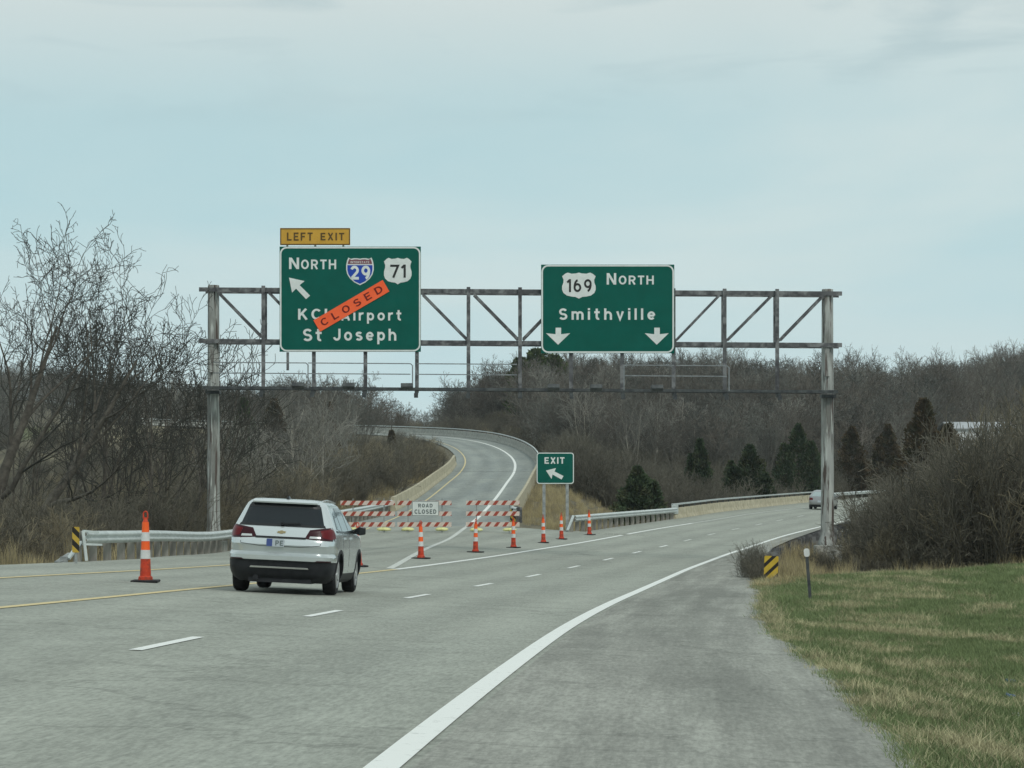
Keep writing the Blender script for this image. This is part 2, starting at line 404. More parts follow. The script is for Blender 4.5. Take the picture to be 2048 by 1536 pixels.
# ------------------------------------------------------------------ the two carriageways
YS = [-40, 0, 15.6, 29, 41.1, 53.2, 65.3, 77.4, 89.5, 101.5, 113.5, 125.4, 137.3, 149.1, 160.8, 172.4, 184, 195.5, 215, 240, 270, 300, 340, 400]
XD = Curve(YS, [-7.5, -5.2, -4.27, -3.43, -2.67, -1.73, -.64, .573, 1.91, 3.36, 4.89, 6.57, 8.34, 10.28, 12.42, 14.67, 16.95, 19.4, 23.9, 30, 38.5, 48, 62, 86])
ZD = Curve(YS, [v + CAMZ for v in [-1.15, -1.32, -1.42, -1.61, -1.86, -2.09, -2.31, -2.49, -2.61, -2.69, -2.735, -2.755, -2.73, -2.66, -2.58, -2.50, -2.41, -2.28, -2.13, -1.95, -1.7, -1.45, -1.2, -1.0]])
KR = Curve([-40, 30, 60, 90, 115, 150, 400], [.035, .035, .03, .012, .018, .035, .035])
KL = Curve([-40, 20, 40, 70, 100, 130, 400], [.035, .038, .045, .045, .04, .035, .035])
def theta(Y): return np.arctan((XD(np.asarray(Y) + 1) - XD(np.asarray(Y) - 1)) / 2)
def main_z(Y, d):
    d = np.asarray(d, float); return ZD(Y) - np.where(d > 0, KR(Y), KL(Y)) * d - .20 * sstep(76, 98, Y) * (1 - sstep(120, 150, Y)) * sstep(7.6, 10.2, -d)
def main_pt(Y, d):
    t = theta(Y); return XD(Y) + d * np.cos(t), Y - d * np.sin(t)
def main_inv(X, Y):
    Yp = np.array(Y, float)
    for _ in range(4):
        t = theta(Yp); d = (X - XD(Yp)) / np.cos(t); d = np.clip(d, -120, 120); Yp = Y + d * np.sin(t)
    t = theta(Yp); d = (X - XD(Yp)) * np.cos(t) - (Y - Yp) * np.sin(t)
    return Yp, d
# ramp: right hand white line as a polyline X, Y, Z
RT = [(-3.3, 76, -2.36), (-3.2, 103, -2.45), (-2.34, 136, -2.22), (-1.63, 178, -1.70), (-1.2, 196, -1.2), (-.45, 225, -.1), (.2, 250, .96), (.25, 270, 1.85),
      (-.3, 290, 2.75), (-2.4, 320, 4.1), (-5.6, 345, 5.1), (-9.6, 362, 5.75), (-14.5, 375, 6.2), (-20, 384, 6.55), (-28, 391, 6.9), (-38, 394, 7.3), (-60, 392, 8.0)]
_s = [0]
for a, b in zip(RT[:-1], RT[1:]): _s.append(_s[-1] + math.hypot(b[0] - a[0], b[1] - a[1]))
RX, RY, RZ = Curve(_s, [p[0] for p in RT]), Curve(_s, [p[1] for p in RT]), Curve(_s, [p[2] + CAMZ for p in RT])
WX = Curve([p[1] for p in RT[:12]], [p[0] for p in RT[:12]])
WZ = Curve([p[1] for p in RT[:12]], [p[2] + CAMZ for p in RT[:12]])
SL = _s[-1]
def s_of_Y(Y): 
    ss = np.linspace(0, _s[11], 600); return float(np.interp(Y, RY(ss), ss))
def ramp_pt(s, d):
    s = np.asarray(s, float); tx = RX(s + .5) - RX(s - .5); ty = RY(s + .5) - RY(s - .5); l = np.hypot(tx, ty) + 1e-9; tx, ty = tx / l, ty / l
    return RX(s) + d * ty, RY(s) - d * tx
def P(X, Y):
    """pavement height"""
    X = np.asarray(X, float); Y = np.asarray(Y, float)
    Yp, d = main_inv(X, Y); zm = main_z(Yp, d)
    me = XD(Y) - 4.6; w = np.clip(1 - (X - WX(Y) - 1) / np.maximum(me - WX(Y) - 1, .5), 0, 1) * sstep(100, 140, Y)
    return zm * (1 - w) + WZ(Y) * w
def ramp_z(s, d):
    X, Y = ramp_pt(s, d)
    return np.where(np.asarray(Y) < 150, P(X, np.minimum(Y, 150)), RZ(s) * 1.0) if False else np.asarray(RZ(s)) + 0 * np.asarray(d)

def link_mesh(name, V, Fq, mats, uv=None, smooth=True, mi=None, parent=None):
    me = bpy.data.meshes.new(name)
    V = np.asarray(V, np.float32); Fq = np.asarray(Fq, np.int32); k = Fq.shape[1]
    me.vertices.add(len(V)); me.vertices.foreach_set('co', V.ravel())
    me.loops.add(Fq.size); me.loops.foreach_set('vertex_index', Fq.ravel())
    me.polygons.add(len(Fq)); me.polygons.foreach_set('loop_start', np.arange(0, Fq.size, k, dtype=np.int32))
    me.polygons.foreach_set('use_smooth', np.full(len(Fq), smooth))
    if mi is not None: me.polygons.foreach_set('material_index', np.asarray(mi, np.int32))
    for m in (mats if isinstance(mats, (list, tuple)) else [mats]): me.materials.append(m)
    if uv is not None:
        l = me.uv_layers.new(name='UVMap'); l.data.foreach_set('uv', np.asarray(uv, np.float32)[Fq.ravel()].ravel())
    me.update(calc_edges=True); me.validate()
    o = bpy.data.objects.new(name, me); C.objects.link(o)
    if parent is not None: o.parent = parent
    return o
def grid_faces(nr, nc, off=0):
    i = np.arange(nr - 1)[:, None] * nc + np.arange(nc - 1)[None, :]
    return np.stack([i, i + 1, i + nc + 1, i + nc], -1).reshape(-1, 4) + off

# main pavement strips (lanes + exit lane + gore), shoulder strip, ramp strip
def left_d(Y):
    """left pavement limit of the main strip as an offset"""
    if Y < 76: return -10.2
    if Y < 142: return float((WX(Y) - 6.5 - XD(Y)) / math.cos(theta(Y)))
    return -5.7
Ya = np.concatenate([np.arange(-40, 142, 1.5), [142.0]])
Yb = np.concatenate([[142.0], np.arange(143.5, 400, 2.0)])
def strip(name, Yl, dl, dr, nd, mat, lift=0.0):
    V, U = [], []
    for Y in Yl:
        for t in np.linspace(0, 1, nd):
            d = lerp(dl(Y), dr(Y), t); X, Yy = main_pt(Y, d); V.append((X, Yy, float(P(X, Yy)) + lift)); U.append((d, Y))
    return link_mesh(name, V, grid_faces(len(Yl), nd), mat, U)
edge_r = lambda Y: 3.70
_er = np.random.default_rng(3).normal(0, 1, 4000)
_er = _er * .008 + np.convolve(_er, np.ones(5) / 5, 'same') * .045 + np.convolve(_er, np.ones(31) / 31, 'same') * .22
def should_r(Y): return 6.33 + .26 * (1 - float(sstep(18, 46, Y))) - .55 * float(sstep(55, 95, Y)) + float(np.interp(Y, np.arange(4000) * .11 - 40, _er)) * (1 if Y < 100 else .3)
tag(strip('road', Ya, left_d, edge_r, 26, M['road']), kind='structure')
tag(strip('road', Yb, left_d, edge_r, 10, M['road']), kind='structure')
Ys2 = np.concatenate([np.arange(-40, 10, 1.0), np.arange(10, 60, .11), np.arange(60, 100, .4), np.arange(100, 400, 2.0)])
tag(strip('road_shoulder', Ys2, edge_r, should_r, 6, M['shoulder']), kind='structure')
# ramp
s0 = s_of_Y(142.0); ss = np.linspace(s0, SL, 150)
V, U = [], []
for k, s in enumerate(ss):
    for t in np.linspace(0, 1, 8):
        d = lerp(-6.4 + .95 * float(sstep(s0, s0 + 30, s)), 1.9, t); X, Yy = ramp_pt(s, d)
        b = 1 - float(sstep(s0, s0 + 12, s))
        z = float(RZ(s)) * (1 - b) + float(P(X, min(Yy, 160))) * b
        V.append((X, Yy, z)); U.append((d + .9, s))
tag(link_mesh('exit_ramp', V, grid_faces(len(ss), 8), M['ramp'], U), kind='structure')
# patch between ramp and main strip just past Y=142 (paved gore nose)
# ------------------------------------------------------------------ painted lines
def line(name, pts, w, mat, zf, lift=.008):
    """pts: list of (X,Y) ; ribbon of width w laid on height function"""
    V = []; pts = [Vector(p) for p in pts]
    for i, p in enumerate(pts):
        t = (pts[min(i + 1, len(pts) - 1)] - pts[max(i - 1, 0)]).normalized(); n = Vector((t.y, -t.x))
        for sgn in (-1, 1):
            q = p + n * sgn * w / 2; V.append((q.x, q.y, zf(q.x, q.y, i) + lift))
    o = link_mesh(name, V, grid_faces(len(pts), 2), mat)
    return tag(o, kind='structure')
zP = lambda x, y, i: float(P(x, y))
def mline(name, d, ya, yb, w, mat, step=2.0):
    n = max(3, int((yb - ya) / step) + 1)
    return line(name, [tuple(map(float, main_pt(Y, d))) for Y in np.linspace(ya, yb, n)], w, mat, zP)
mline('edge_line', 3.55, -20, 330, .19, M['white_paint'])
for n in range(-2, 25):
    yc = 29 + 12.1 * n if n < 6 else 101.6 + (n - 6) * 11.8
    if yc < 300: mline('lane_dash', 0, yc - 1.75, yc + 1.75, .13, M['white_paint'] if n < 9 else M['worn_white'], 1)
mline('yellow_line', -3.66, -20, 77, .17, M['yellow_paint'])
mline('gore_line', -3.66, 77, 170, .2, M['white_paint'])
mline('edge_line', -3.66, 170, 330, .13, M['worn_white'])
mline('yellow_line', -7.35, -20, 77, .16, M['yellow_paint'])
# left edge of the exit lane and ramp
pts = [(float(XD(77)) - 7.33, 77.0)] + [(float(WX(Y)) - lerp(3.7, 4.6, float(sstep(77, 140, Y))), float(Y)) for Y in np.arange(80, 142, 3)]
line('yellow_line', pts, .12, M['yellow_paint'], zP)
def rline(name, d, sa, sb, w, mat):
    sl = np.arange(sa, sb, 2.0); pts = [tuple(map(float, ramp_pt(s, d))) for s in sl]
    def zf(x, y, i):
        s = sl[i]; b = 1 - float(sstep(s0, s0 + 12, s)); return float(RZ(s)) * (1 - b) + float(P(x, min(y, 160))) * b
    return line(name, pts, w, mat, zf)
rline('yellow_line', -4.6, s0, SL - 5, .12, M['yellow_paint'])
rline('edge_line', 0, s0, SL - 5, .22, M['white_paint'])
line('edge_line', [(float(WX(Y)), float(Y)) for Y in np.arange(78, 143, 3)], .2, M['worn_white'], zP)
# bridge deck joint across the ramp
sj = s_of_Y(250.0)
mb = MB(); a, b = ramp_pt(sj, -5.4), ramp_pt(sj, 1.8)
mb.bar((a[0], a[1], float(RZ(sj)) + .004), (b[0], b[1], float(RZ(sj)) + .004), .35, .02); tag(mb.build('deck_joint', M['galv_dull']), kind='structure')

# ------------------------------------------------------------------ terrain
UC = [-2600, -900, 0, 425, 650, 820, 930, 1060, 1200, 1400, 1550, 1650, 1800, 2048, 3200, 4700]
ZR = [-40, 60, 76, 84, 100, 150, 200, 260, 320, 400, 450, 500, 600, 700, 900, 1300]
NT_ = {  # natural heights relative to the eye, one row per column of UC
    -2600: [-1.6, -2.6, -3.0, -3.2, -3.5, -4, -3, -1, 0, 3, 6, 9, 13, 18, 22, 24],
    -900: [-1.6, -2.6, -3.0, -3.2, -3.5, -4, -3, -1, 0, 3, 6, 9, 13, 18, 22, 24],
    0: [-1.6, -2.4, -2.8, -3.0, -3.3, -3.8, -3.4, -3, -2, 1.2, 4.5, 8, 14, 20.5, 22, 22],
    425: [-1.6, -2.4, -2.7, -2.8, -2.7, -2.5, -1.5, .2, 2, 4.2, 5.5, 7, 10.5, 14.0, 15, 15],
    650: [-1.6, -2.4, -2.7, -2.8, -2.7, -2.4, -1, 1.5, 3.2, 5.4, 6.5, 7.6, 10, 12, 12, 12],
    820: [-1.6, -2.4, -2.7, -2.8, -2.7, -2.3, -1.0, 1.0, 2.6, 5.6, 4.2, 2.6, 0, -2, -4, -4],
    930: [-1.6, -2.4, -2.7, -2.8, -2.6, -2.3, -1.2, 1.2, 3.6, 6.2, 6.4, 6, 3, 0, -2, -2],
    1060: [-1.6, -2.4, -2.7, -2.8, -2.6, -2.3, -2, -1, 2.8, 8, 10, 10.5, 9, 8, 8, 8],
    1200: [-1.6, -2.4, -2.7, -2.8, -2.8, -2.6, -3.6, -2.0, 2.2, 8.2, 10.3, 10.5, 10, 9, 9, 9],
    1400: [-1.6, -2.4, -2.7, -2.8, -2.9, -3, -5, -3.2, 1.8, 7.8, 10.5, 11.3, 11, 10, 10, 10],
    1550: [-1.6, -2.35, -2.7, -3.2, -3.6, -3.8, -5.2, -3.5, 1, 7, 10, 11.2, 11, 10, 10, 10],
    1650: [-1.6, -2.3, -2.55, -3.4, -4, -4.2, -5, -3.5, 0, 5.4, 7.6, 9.2, 10, 10, 10, 10],
    1800: [-1.6, -2.2, -2.35, -3.2, -4, -4.5, -4.6, -3, 0, 4.6, 6.8, 8.6, 11.2, 12, 12, 12],
    2048: [-1.6, -2.15, -2.25, -3.0, -3.8, -4.2, -4, -2.2, 1, 6, 8.5, 11, 17.5, 21, 21, 21],
    3200: [-1.6, -2.1, -2.2, -2.8, -3.5, -4, -3, -1, 3, 8, 11, 14, 18, 21, 21, 21],
    4700: [-1.6, -2.1, -2.2, -2.8, -3.5, -4, -3, -1, 3, 8, 11, 14, 18, 21, 21, 21]}
TAB = np.array([NT_[u] for u in UC], float)
def bil(u, Y):
    u = np.clip(u, UC[0], UC[-1] - 1e-6); Y = np.clip(Y, ZR[0], ZR[-1] - 1e-6)
    ua, za = np.array(UC, float), np.array(ZR, float)
    i = np.clip(np.searchsorted(ua, u, 'right') - 1, 0, len(ua) - 2); j = np.clip(np.searchsorted(za, Y, 'right') - 1, 0, len(za) - 2)
    a = (u - ua[i]) / (ua[i + 1] - ua[i]); b = (Y - za[j]) / (za[j + 1] - za[j]); a = a * a * (3 - 2 * a)
    return (TAB[i, j] * (1 - a) * (1 - b) + TAB[i + 1, j] * a * (1 - b) + TAB[i, j + 1] * (1 - a) * b + TAB[i + 1, j + 1] * a * b)
_rs = np.linspace(0, SL, 400); _rx, _ry, _rz = RX(_rs), RY(_rs), RZ(_rs)
_tx = np.gradient(_rx); _ty = np.gradient(_ry); _l = np.hypot(_tx, _ty); _tx /= _l; _ty /= _l
def terr(X, Y):
    X = np.atleast_1d(np.asarray(X, float)).ravel(); Y = np.atleast_1d(np.asarray(Y, float)).ravel()
    u = 1024 + F * X / np.maximum(Y + 0.0, 60)
    z = bil(u, Y) + CAMZ
    z = z + .10 * np.sin(X * .9 + Y * .23) * np.sin(Y * .31 + 1) * sstep(30, 60, Y) + .35 * np.sin(X * .11 + 2) * np.sin(Y * .07) * sstep(120, 300, Y)
    # ramp corridor
    out = z.copy()
    for k in range(0, len(X), 20000):
        x, y = X[k:k + 20000], Y[k:k + 20000]
        near = (y > 60) & (y < 470) & (np.abs(x) < 110)
        idx = np.where(near)[0]
        if len(idx):
            dd = (x[idx, None] - _rx[None]) ** 2 + (y[idx, None] - _ry[None]) ** 2
            j = dd.argmin(1); off = (x[idx] - _rx[j]) * _ty[j] - (y[idx] - _ry[j]) * _tx[j]
            al = np.abs((x[idx] - _rx[j]) * _tx[j] + (y[idx] - _ry[j]) * _ty[j])
            rz = np.where(_ry[j] < 142, P(x[idx], np.minimum(y[idx], 142)), _rz[j])
            e = np.where(off < 0, np.maximum(-off - 6.6, 0), np.maximum(off - 2.2 - 2.2 * sstep(140, 170, y[idx]) * (1 - sstep(240, 270, y[idx])), 0)) + al * (al > 1.5)
            out[k:k + 20000][idx] = np.clip(z[k:k + 20000][idx], rz - .10 - .42 * e, rz - .10 + .5 * e)
    z = out
    Yp, d = main_inv(X, Y); ok = (Yp > -40) & (Yp < 400) & (np.abs(d) < 60)
    zm = P(X, Y) * (Y < 142) + main_z(Yp, d) * (Y >= 142)
    ld = np.where(Yp < 76, -10.2, np.where(Yp < 142, (WX(Yp) - 6.5 - XD(Yp)) / np.cos(theta(Yp)), -5.7))
    rd = 6.2 + .26 * (1 - sstep(18, 46, Yp)) - .55 * sstep(55, 95, Yp)
    e = np.where(d < 0, np.maximum(ld - d, 0), np.maximum(d - rd, 0))
    zr = np.where(d > rd, main_z(Yp, rd), zm)
    near_v = np.where(d > 0, .16 + .34 * sstep(76, 100, Yp), .5)
    zc = np.clip(z, zr - .10 + .06 * sstep(0, .15, e) - near_v * np.maximum(e - .2, 0), zr - .10 + .06 * sstep(0, .15, e) + .3 * np.maximum(e - .2, 0))
    return np.where(ok, zc, z)
ug = np.concatenate([np.linspace(-2600, -500, 40)[:-1], np.linspace(-500, 2550, 300), np.linspace(2550, 4700, 40)[1:]])
yg = np.concatenate([np.arange(-40, 14, 2.5), np.geomspace(14, 1300, 420)])
UU, YY = np.meshgrid(ug, yg); XX = (UU - 1024) / F * np.maximum(YY, 60)
ZZ = terr(XX.ravel(), YY.ravel())
V = np.stack([XX.ravel(), YY.ravel(), ZZ], 1)
ground_m, N, b = base_mat('ground_cover', (.2, .18, .12), .95, 0, .1)
tcn = N.n('ShaderNodeTexCoord'); at = N.n('ShaderNodeAttribute'); at.attribute_name = 'green'
def gn(scale, sc=(1, 1, 1), detail=6, rough=.65):
    mp = N.n('ShaderNodeMapping'); mp.inputs['Scale'].default_value = sc; N.l(tcn.outputs['Object'], mp.inputs[0])
    n = N.n('ShaderNodeTexNoise'); n.inputs['Scale'].default_value = scale; n.inputs['Detail'].default_value = detail; n.inputs['Roughness'].default_value = rough
    N.l(mp.outputs[0], n.inputs['Vector']); return n.outputs['Fac']
def gr(src, stops):
    r = N.n('ShaderNodeValToRGB'); e = r.color_ramp.elements
    e[0].position, e[0].color = stops[0][0], (*stops[0][1], 1); e[1].position, e[1].color = stops[-1][0], (*stops[-1][1], 1)
    for p, c in stops[1:-1]:
        q = e.new(p); q.color = (*c, 1)
    N.l(src, r.inputs[0]); return r.outputs[0]
brown = gr(gn(.6), [(.3, (.12, .11, .085)), (.5, (.18, .165, .12)), (.7, (.28, .25, .165))])
green = gr(gn(1.6, (1, .5, 1)), [(.34, (.095, .135, .055)), (.5, (.15, .185, .08)), (.66, (.30, .285, .16))])
fine = gr(gn(14, (1, 1, 1), 3), [(.35, (.6, .6, .6)), (.65, (1.0, 1.0, 1.0))])
mi = N.n('ShaderNodeMix', data_type='RGBA'); N.l(at.outputs['Fac'], mi.inputs[0]); N.l(brown, mi.inputs[6]); N.l(green, mi.inputs[7])
mu = N.n('ShaderNodeMix', data_type='RGBA', blend_type='MULTIPLY'); mu.inputs[0].default_value = 1; N.l(mi.outputs[2], mu.inputs[6]); N.l(fine, mu.inputs[7])
N.l(mu.outputs[2], b.inputs['Base Color'])
ground = link_mesh('ground', V, grid_faces(len(yg), len(ug)), ground_m)
Yp, dd_ = main_inv(V[:, 0], V[:, 1])
gw = (dd_ > 5) * (1 - sstep(72, 84, V[:, 1] + 1.2 * np.sin(V[:, 0]))) * sstep(5.8, 6.9, dd_)
uu = 1024 + F * V[:, 0] / np.maximum(V[:, 1], 60)
field = (uu > 35) & (uu < 190) & (V[:, 1] > 486) & (V[:, 1] < 545)
gw = np.maximum(gw, field * .8)
atr = ground.data.attributes.new('green', 'FLOAT', 'POINT'); atr.data.foreach_set('value', gw.astype(np.float32))
tag(ground, kind='structure')

def unproj(px, py, zf=None):
    """pixel of the photo -> point on the pavement"""
    zf = zf or (lambda x, y: float(P(x, y)))
    prev = None
    for Y in np.arange(12, 380, .25):
        X = (px - 1024) / F * Y; z = CAMZ - (py - 965) / F * Y
        if z <= zf(X, Y): return X, Y, zf(X, Y)
    return X, Y, z
# ------------------------------------------------------------------ lettering
def _arc(cx, cy, rx, ry, a0, a1, n=12): return [(cx + rx * math.cos(R(lerp(a0, a1, i / n))), cy + ry * math.sin(R(lerp(a0, a1, i / n)))) for i in range(n + 1)]
_o = lambda w, h=1.0, y=0.0: [_arc(w / 2, y + h / 2, w / 2 - .09, h / 2 - .09, 90, 450, 28)]
GL = {  # stroke letters in the manner of road-sign lettering: width, strokes (cap height 1, stroke .18)
 'N': (.74, [[(.09, 0), (.09, 1)], [(.65, 0), (.65, 1)], [(.12, .96), (.62, .04)]]), 'O': (.78, _o(.78)), 'R': (.70, [[(.09, 0), (.09, 1)], [(.09, .91), (.38, .91)] + _arc(.38, .685, .22, .225, 90, -90) + [(.09, .46)], [(.36, .46), (.61, .0)]]),
 'T': (.64, [[(0, .91), (.64, .91)], [(.32, 0), (.32, .91)]]), 'H': (.74, [[(.09, 0), (.09, 1)], [(.65, 0), (.65, 1)], [(.09, .5), (.65, .5)]]),
 'K': (.72, [[(.09, 0), (.09, 1)], [(.60, 1), (.12, .38)], [(.29, .58), (.64, 0)]]), 'C': (.72, [_arc(.39, .5, .30, .41, 42, 318, 24)]), 'I': (.18, [[(.09, 0), (.09, 1)]]),
 'A': (.80, [[(.09, 0), (.40, .96), (.71, 0)], [(.2, .26), (.6, .26)]]), 'S': (.68, [_arc(.34, .70, .24, .21, 25, 270, 16) + _arc(.34, .285, .25, .205, 90, -155, 16)[1:]]),
 'E': (.62, [[(.09, 0), (.09, 1)], [(.09, .91), (.60, .91)], [(.09, .5), (.54, .5)], [(.09, .09), (.62, .09)]]), 'F': (.60, [[(.09, 0), (.09, 1)], [(.09, .91), (.60, .91)], [(.09, .5), (.52, .5)]]),
 'X': (.72, [[(.10, 1), (.62, 0)], [(.62, 1), (.10, 0)]]), 'L': (.58, [[(.09, 0), (.09, 1)], [(.09, .09), (.58, .09)]]), 'D': (.74, [[(.09, 0), (.09, 1)], [(.09, .91), (.32, .91)] + _arc(.32, .5, .33, .41, 90, -90, 16) + [(.09, .09)]]),
 'J': (.62, [[(.53, 1), (.53, .36)] + _arc(.31, .33, .22, .24, 0, -170, 12)[1:]]), 'P': (.68, [[(.09, 0), (.09, 1)], [(.09, .91), (.38, .91)] + _arc(.38, .685, .22, .225, 90, -90) + [(.09, .46)]]),
 'i': (.18, [[(.09, 0), (.09, .74)], [(.09, .84), (.09, 1.02)]]), 'l': (.18, [[(.09, 0), (.09, 1)]]), 'r': (.44, [[(.09, 0), (.09, .74)], _arc(.36, .38, .27, .29, 175, 75, 8)]),
 'p': (.64, [[(.09, -.30), (.09, .74)], _arc(.33, .37, .22, .28, 150, -150, 18)]), 'o': (.66, _o(.66, .75)), 't': (.46, [[(.2, .98), (.2, .22)] + _arc(.35, .22, .15, .14, 180, 290, 6)[1:], [(.0, .66), (.44, .66)]]),
 's': (.56, [_arc(.28, .535, .19, .13, 25, 270, 12) + _arc(.28, .225, .20, .14, 90, -155, 12)[1:]]), 'e': (.64, [_arc(.32, .37, .23, .28, -40, -360, 22), [(.1, .37), (.55, .37)]]),
 'h': (.64, [[(.09, 0), (.09, 1)], _arc(.32, .38, .23, .28, 160, 0, 10) + [(.55, 0)]]), 'm': (.98, [[(.09, 0), (.09, .74)], _arc(.29, .44, .20, .22, 165, 0, 8) + [(.49, 0)], _arc(.69, .44, .20, .22, 165, 0, 8) + [(.89, 0)]]),
 'v': (.62, [[(.08, .74), (.31, .03), (.54, .74)]]),
 '1': (.34, [[(.25, 0), (.25, 1)], [(.22, .93), (.02, .74)]]), '2': (.66, [_arc(.33, .67, .23, .24, 165, -35, 14) + [(.11, .09)], [(.08, .09), (.66, .09)]]), '7': (.62, [[(0, .91), (.58, .91), (.22, 0)]]),
 '9': (.68, [_arc(.34, .65, .24, .26, 0, 360, 20), _arc(.30, .62, .28, .53, 5, -85, 10)]), '6': (.68, [_arc(.34, .35, .24, .26, 0, 360, 20), _arc(.38, .38, .28, .53, 185, 95, 10)])}
def text_obj(name, body, rect, y, mat, parent, bold=.02, depth=.012, spacing=1.0, angle=0.0, center=None, mono=False):
    """flat stroke letters standing upright, facing -Y, fitted to rect (x0, x1, z0, z1)"""
    x = 0; strokes = []; hw = .09 + (bold - .022) * 1.1
    for ch in body:
        w, st = GL[ch]
        for s_ in st: strokes.append([(x + p[0], p[1]) for p in s_])
        x += w + .20 * spacing ** 2.2
    V, Fq = [], []
    for k, s_ in enumerate(strokes):
        closed = math.hypot(s_[0][0] - s_[-1][0], s_[0][1] - s_[-1][1]) < 1e-4
        if closed: s_ = s_[:-1]
        n = len(s_); o = len(V); yf = depth * (1 + .03 * (k % 4))
        for i, p in enumerate(s_):
            a = s_[i - 1] if (i or closed) else p; b_ = s_[(i + 1) % n] if (i < n - 1 or closed) else p
            d1 = Vector((p[0] - a[0], p[1] - a[1])); d2 = Vector((b_[0] - p[0], b_[1] - p[1]))
            if d1.length < 1e-6: d1 = d2
            if d2.length < 1e-6: d2 = d1
            d1.normalize(); d2.normalize(); t = d1 + d2; t.normalize(); m_ = Vector((t.y, -t.x)); q = hw / max(.45, m_.dot(Vector((d1.y, -d1.x))))
            for sg in (-1, 1):
                for yy in (yf, 0): V.append([p[0] + m_.x * q * sg, yy, p[1] + m_.y * q * sg])
        for i in range(n if closed else n - 1):
            j = (i + 1) % n; a, b_ = o + 4 * i, o + 4 * j
            Fq += [(a, a + 2, b_ + 2, b_), (a, b_, b_ + 1, a + 1), (a + 2, a + 3, b_ + 3, b_ + 2), (a + 1, b_ + 1, b_ + 3, a + 3)]
        if not closed: Fq += [(o, o + 1, o + 3, o + 2), (o + 4 * n - 4, o + 4 * n - 2, o + 4 * n - 1, o + 4 * n - 3)]
    co = np.array(V); lo, hi = co.min(0), co.max(0); x0, x1, z0, z1 = rect
    X = (co[:, 0] - lo[0]) / (hi[0] - lo[0]) * (x1 - x0) + x0; Z = (co[:, 2] - lo[2]) / (hi[2] - lo[2]) * (z1 - z0) + z0; Yy = y - co[:, 1]
    if angle:
        cx, cz = center; c, s_ = math.cos(angle), math.sin(angle); X, Z = cx + (X - cx) * c - (Z - cz) * s_, cz + (X - cx) * s_ + (Z - cz) * c
    mb = MB(); mb.add(np.stack([X, Yy, Z], 1).tolist(), Fq); return mb.build(name, mat, parent)
def rrect(x0, x1, z0, z1, r, n=6):
    pts = []
    for cx, cz, a0 in ((x1 - r, z1 - r, 0), (x0 + r, z1 - r, 90), (x0 + r, z0 + r, 180), (x1 - r, z0 + r, 270)):
        for i in range(n + 1):
            a = R(a0 + 90 * i / n); pts.append((cx + r * math.cos(a), cz + r * math.sin(a)))
    return pts
def frame_ring(mb, outer, inner, y0, y1):
    n = len(outer)
    vs = [(x, y0, z) for x, z in outer] + [(x, y0, z) for x, z in inner] + [(x, y1, z) for x, z in outer] + [(x, y1, z) for x, z in inner]
    fs = []
    for i in range(n):
        j = (i + 1) % n
        fs += [(i, j, n + j, n + i), (2 * n + i, 3 * n + i, 3 * n + j, 2 * n + j), (i, 2 * n + i, 2 * n + j, j), (n + i, n + j, 3 * n + j, 3 * n + i)]
    mb.add(vs, fs)

# ------------------------------------------------------------------ sign gantry
SG = 57.0; YG = F / SG                       # pixels per metre at the gantry and its distance
gx = lambda px: (px - 1024) / SG
gz = lambda py: CAMZ + (965 - py) / SG
tilt = lambda px: (px - 425) * 8.0 / 1232    # the truss dips slightly to the right
gan = empty('sign_gantry', (gx(425), YG, float(terr(gx(425), YG)[0])), label='wide grey steel truss gantry carrying two green signs over the road', cat='gantry')
gb = gan.location.copy()
def L(px, py, dy=0.0): return (gx(px) - gb.x, dy, gz(py + tilt(px)) - gb.z)
DB = 1.0                                     # depth between the front and rear truss planes
# poles
for px, zpy, base in ((425, 570, 1082), (1657, 570, 1091)):
    zt = L(px, zpy)[2]; x = gx(px) - gb.x
    zb = gz(base) - gb.z; z0 = float(terr(gx(px), YG)[0]) - gb.z - .4
    mb = MB()
    rb, rt = .235, .20
    mb.lathe([(rb + .10, zb - .02), (rb + .09, zb + .1), (rb + .02, zb + .35), (rb, zb + .5), (rt, zt), (rt * .9, zt + .02)], 10, (x, .35, 0))
    mb.box((x - .04, .1, lerp(zb, zt, .83)), (.16, .12, (zt - zb) * .34))
    post = mb.build('pole', M['pole'], gan)
    mb = MB(); mb.box((x, .35, (z0 + zb) / 2), (.9, .9, zb - z0)); mb.build('footing', M['concrete_grey'], gan, bevel=.03)
    mb = MB(); mb.box((x, .2, L(px, 784)[2]), (.50, .6, .12))
    mb.each('pole_bracket', M['steel_walk'], gan)
# chords: front and rear, top and bottom, as channels
for py in (577, 680):
    for dy in (0, DB):
        mb = MB(); a, b_ = L(398 if dy == 0 else 405, py + 2, dy), L(1684, py + 2, dy)
        mb.bar(a, b_, .035, .15); mb.bar((a[0], a[1] + .05, a[2] + .06), (b_[0], b_[1] + .05, b_[2] + .06), .12, .03)
        mb.build('chord', M['steel_dark'], gan)
panel = [425, 527, 628, 731, 834, 937, 1040, 1142, 1244, 1347, 1449, 1554, 1657]
for i, px in enumerate(panel):
    for dy in (0, DB):
        if i in (0, 12): continue
        mb = MB(); bot = 783 if dy == 0 else 683
        mb.bar(L(px, 571, dy - .07), L(px, bot, dy - .07), .13 if dy == 0 else .09, .09, (0, 1, 0))
        mb.build('vertical', M['steel_dark'], gan)
    if 0 < i < 12:
        mb = MB(); mb.bar(L(px, 676, 0), L(px, 676, DB), .06, .06); mb.bar(L(px, 580, 0), L(px, 580, DB), .06, .06)
        mb.bar(L(px, 784, -.1), L(px, 784, -1.0), .10, .10); mb.box(L(px, 790, -1.02), (.14, .10, .16))
        mb.each('cross_tie', M['steel_walk'], gan)
